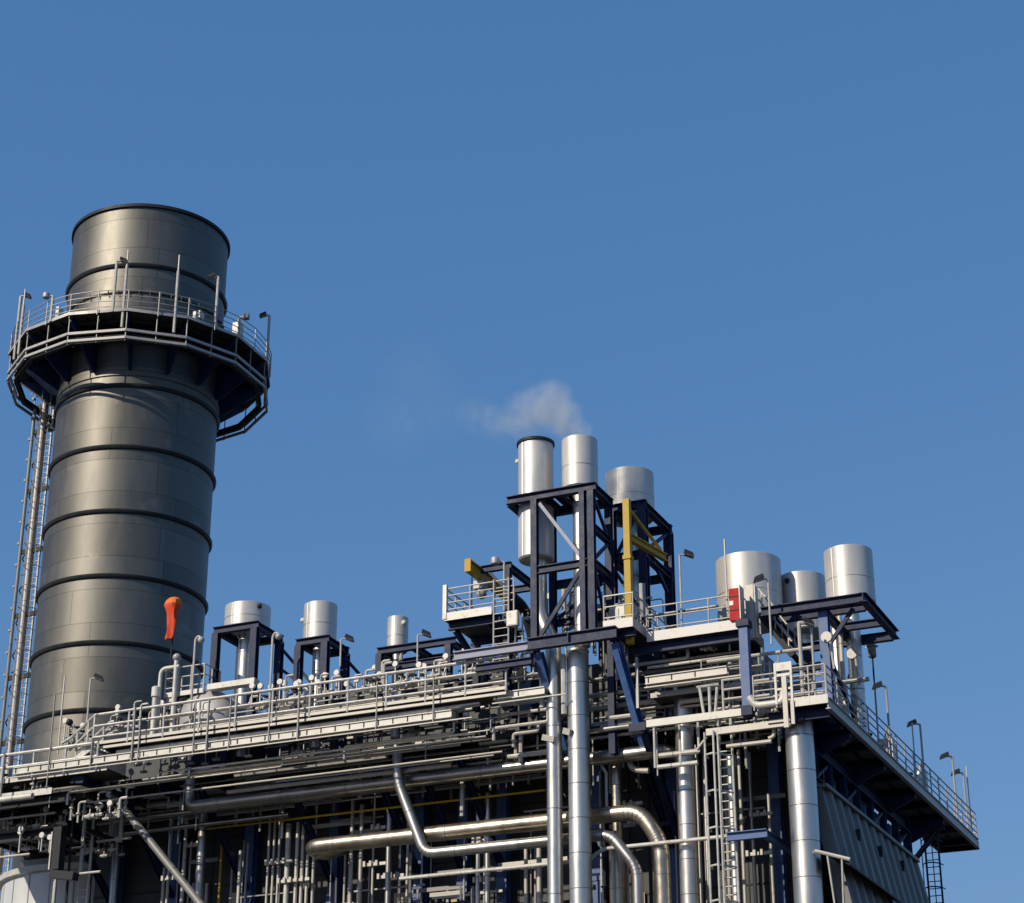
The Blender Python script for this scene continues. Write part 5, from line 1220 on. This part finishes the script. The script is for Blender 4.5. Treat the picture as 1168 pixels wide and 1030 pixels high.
# pipe clamps and small brackets on the front wall
for px, py, w in ((428, 987, 26), (446, 1001, 30), (408, 958, 20), (432, 945, 16), (318, 985, 30), (335, 1006, 36), (222, 965, 20), (550, 960, 22), (552, 1005, 24), (606, 990, 22), (722, 918, 22), (726, 938, 20), (716, 985, 18), (868, 930, 26), (866, 975, 30), (196, 1003, 22)):
    a = at(px-w/2, py, Y=4.25); b = at(px+w/2, py, Y=4.25)
    t = thing('pipe_support', 'short pale channel bracket clamping pipes on the shaded front wall', 'bracket', (a.x, 4.25, a.z), 'pipe clamps on the front wall')
    obj('channel', MB().box((a.x, 4.2, a.z-.06), (b.x, 4.32, a.z+.06)), CREAM, t)
    repeat('clamp', MB().box((a.x+.03, 4.1, a.z-.09), (a.x+.13, 4.197, a.z+.12)), GALV, t, [(d_*.27, 0, 0) for d_ in range(1, max(2, int((b.x-a.x)/.27)))])

# ================================================================== STEAM
pc = at(661, 500, Y=.9)
pts = [(655, 492, .7), (642, 477, 1.0), (624, 464, 1.25), (606, 470, 1.15), (588, 482, .95), (565, 482, .9), (541, 474, 1.0), (505, 468, 1.6), (474, 430, 2.0), (455, 480, 2.0)]
dens = [1.3, 1.3, 1.2, .9, .6, .34, .16, .035, .03, .04]
B = [at(p[0], p[1], Y=.9+i*.12) for i, p in enumerate(pts)]
hull = MB()
bm = bmesh.new()
for b_, p in zip(B, pts):
    bmesh.ops.create_icosphere(bm, subdivisions=2, radius=p[2]*1.5, matrix=Matrix.Translation(b_))
me_ = bpy.data.meshes.new('tmp'); bm.to_mesh(me_); bm.free()
hull.add([v.co for v in me_.vertices], [tuple(f.vertices) for f in me_.polygons]); bpy.data.meshes.remove(me_)
def steam_mat():
    m = bpy.data.materials.new('steam'); m.use_nodes = True; nt = m.node_tree; N, L = nt.nodes, nt.links
    N.clear(); out = N.new('ShaderNodeOutputMaterial'); v = N.new('ShaderNodeVolumePrincipled'); L.new(v.outputs[0], out.inputs['Volume'])
    v.inputs['Color'].default_value = (.86, .94, 1., 1); v.inputs['Anisotropy'].default_value = .2
    geo = N.new('ShaderNodeNewGeometry')
    nz = N.new('ShaderNodeTexNoise'); nz.inputs['Scale'].default_value = .9; nz.inputs['Detail'].default_value = 4; L.new(geo.outputs['Position'], nz.inputs['Vector'])
    # warped position
    sub = N.new('ShaderNodeVectorMath'); sub.operation = 'SUBTRACT'; L.new(nz.outputs['Color'], sub.inputs[0]); sub.inputs[1].default_value = (.5, .5, .5)
    sc = N.new('ShaderNodeVectorMath'); sc.operation = 'SCALE'; L.new(sub.outputs[0], sc.inputs[0]); sc.inputs['Scale'].default_value = 1.3
    ad = N.new('ShaderNodeVectorMath'); ad.operation = 'ADD'; L.new(geo.outputs['Position'], ad.inputs[0]); L.new(sc.outputs[0], ad.inputs[1])
    tot = None
    for b_, p, dn in zip(B, pts, dens):
        ds = N.new('ShaderNodeVectorMath'); ds.operation = 'DISTANCE'; L.new(ad.outputs[0], ds.inputs[0]); ds.inputs[1].default_value = b_
        mr = N.new('ShaderNodeMapRange'); mr.interpolation_type = 'SMOOTHSTEP'
        mr.inputs[1].default_value = 0; mr.inputs[2].default_value = p[2]; mr.inputs[3].default_value = dn; mr.inputs[4].default_value = 0
        L.new(ds.outputs['Value'], mr.inputs[0])
        if tot is None: tot = mr.outputs[0]
        else:
            mx = N.new('ShaderNodeMath'); mx.operation = 'MAXIMUM'; L.new(tot, mx.inputs[0]); L.new(mr.outputs[0], mx.inputs[1]); tot = mx.outputs[0]
    n2 = N.new('ShaderNodeTexNoise'); n2.inputs['Scale'].default_value = 2.2; n2.inputs['Detail'].default_value = 5; L.new(geo.outputs['Position'], n2.inputs['Vector'])
    m2 = N.new('ShaderNodeMapRange'); m2.inputs[1].default_value = .35; m2.inputs[2].default_value = .7; m2.inputs[3].default_value = .25; m2.inputs[4].default_value = 1.3
    L.new(n2.outputs['Fac'], m2.inputs[0])
    mm = N.new('ShaderNodeMath'); mm.operation = 'MULTIPLY'; L.new(tot, mm.inputs[0]); L.new(m2.outputs[0], mm.inputs[1])
    k = N.new('ShaderNodeMath'); k.operation = 'MULTIPLY'; L.new(mm.outputs[0], k.inputs[0]); k.inputs[1].default_value = 1.55
    L.new(k.outputs[0], v.inputs['Density'])
    return m
so = obj('steam_plume', hull, steam_mat())
rm = so.modifiers.new('Remesh', 'REMESH'); rm.mode = 'VOXEL'; rm.voxel_size = .35
me_ = bpy.data.meshes.new_from_object(so.evaluated_get(bpy.context.evaluated_depsgraph_get())); so.modifiers.clear(); so.data = me_
tag(so, 'faint grey steam drifting left from the silencer on the blue tower', 'steam', kind='stuff')

# ================================================================== LIGHT, SKY, CAMERA
SUN_EL = R_(33)
sh = Vector((-.45, -.893, 0)).normalized()
to_sun = Vector((sh.x*math.cos(SUN_EL), sh.y*math.cos(SUN_EL), math.sin(SUN_EL)))
sl = bpy.data.lights.new('sun', 'SUN'); sl.energy = 4.2; sl.angle = R_(.5); sl.color = (1, .88, .70)
so = bpy.data.objects.new('sun', sl); COL.objects.link(so); so.rotation_euler = to_sun.to_track_quat('Z', 'Y').to_euler()
so.location = (-30, -60, 60)
w = bpy.data.worlds.new('World'); scene.world = w; w.use_nodes = True
nt = w.node_tree; bg = nt.nodes['Background']; bg.inputs['Strength'].default_value = .10
sky = nt.nodes.new('ShaderNodeTexSky'); sky.sky_type = 'NISHITA'; sky.sun_disc = False
sky.sun_elevation = SUN_EL
sky.sun_rotation = math.atan2(sh.x, sh.y)
sky.altitude = 0; sky.air_density = 1.0; sky.dust_density = .5; sky.ozone_density = 8
sep = nt.nodes.new('ShaderNodeSeparateColor'); com = nt.nodes.new('ShaderNodeCombineColor'); nt.links.new(sky.outputs[0], sep.inputs[0])
for i, (g_, k_) in enumerate(((.75, 1.16), (.5, 1.76), (.35, 3.0))):      # a clear, evenly deep blue sky
    pw = nt.nodes.new('ShaderNodeMath'); pw.operation = 'POWER'; nt.links.new(sep.outputs[i], pw.inputs[0]); pw.inputs[1].default_value = g_
    ml = nt.nodes.new('ShaderNodeMath'); ml.operation = 'MULTIPLY'; nt.links.new(pw.outputs[0], ml.inputs[0]); ml.inputs[1].default_value = k_
    nt.links.new(ml.outputs[0], com.inputs[i])
nt.links.new(com.outputs[0], bg.inputs['Color'])
cam = bpy.data.cameras.new('camera'); co = bpy.data.objects.new('camera', cam); COL.objects.link(co)
co.location = CAM
fw = Vector((HX*math.cos(TH), HY*math.cos(TH), math.sin(TH)))
co.rotation_euler = fw.to_track_quat('-Z', 'Y').to_euler()
cam.sensor_fit = 'HORIZONTAL'; cam.sensor_width = 36; cam.lens = F/1168*36; cam.clip_end = 4000; cam.clip_start = .5
scene.camera = co
scene.view_settings.view_transform = 'Standard'; scene.view_settings.look = 'None'; scene.view_settings.exposure = 0; scene.view_settings.gamma = 1
scene.view_settings.use_curve_mapping = False
scene.cycles.max_bounces = 6; scene.cycles.volume_bounces = 1; scene.cycles.volume_step_rate = 1.0
for o in bpy.data.objects:
    if 'o_' in o: del o['o_']
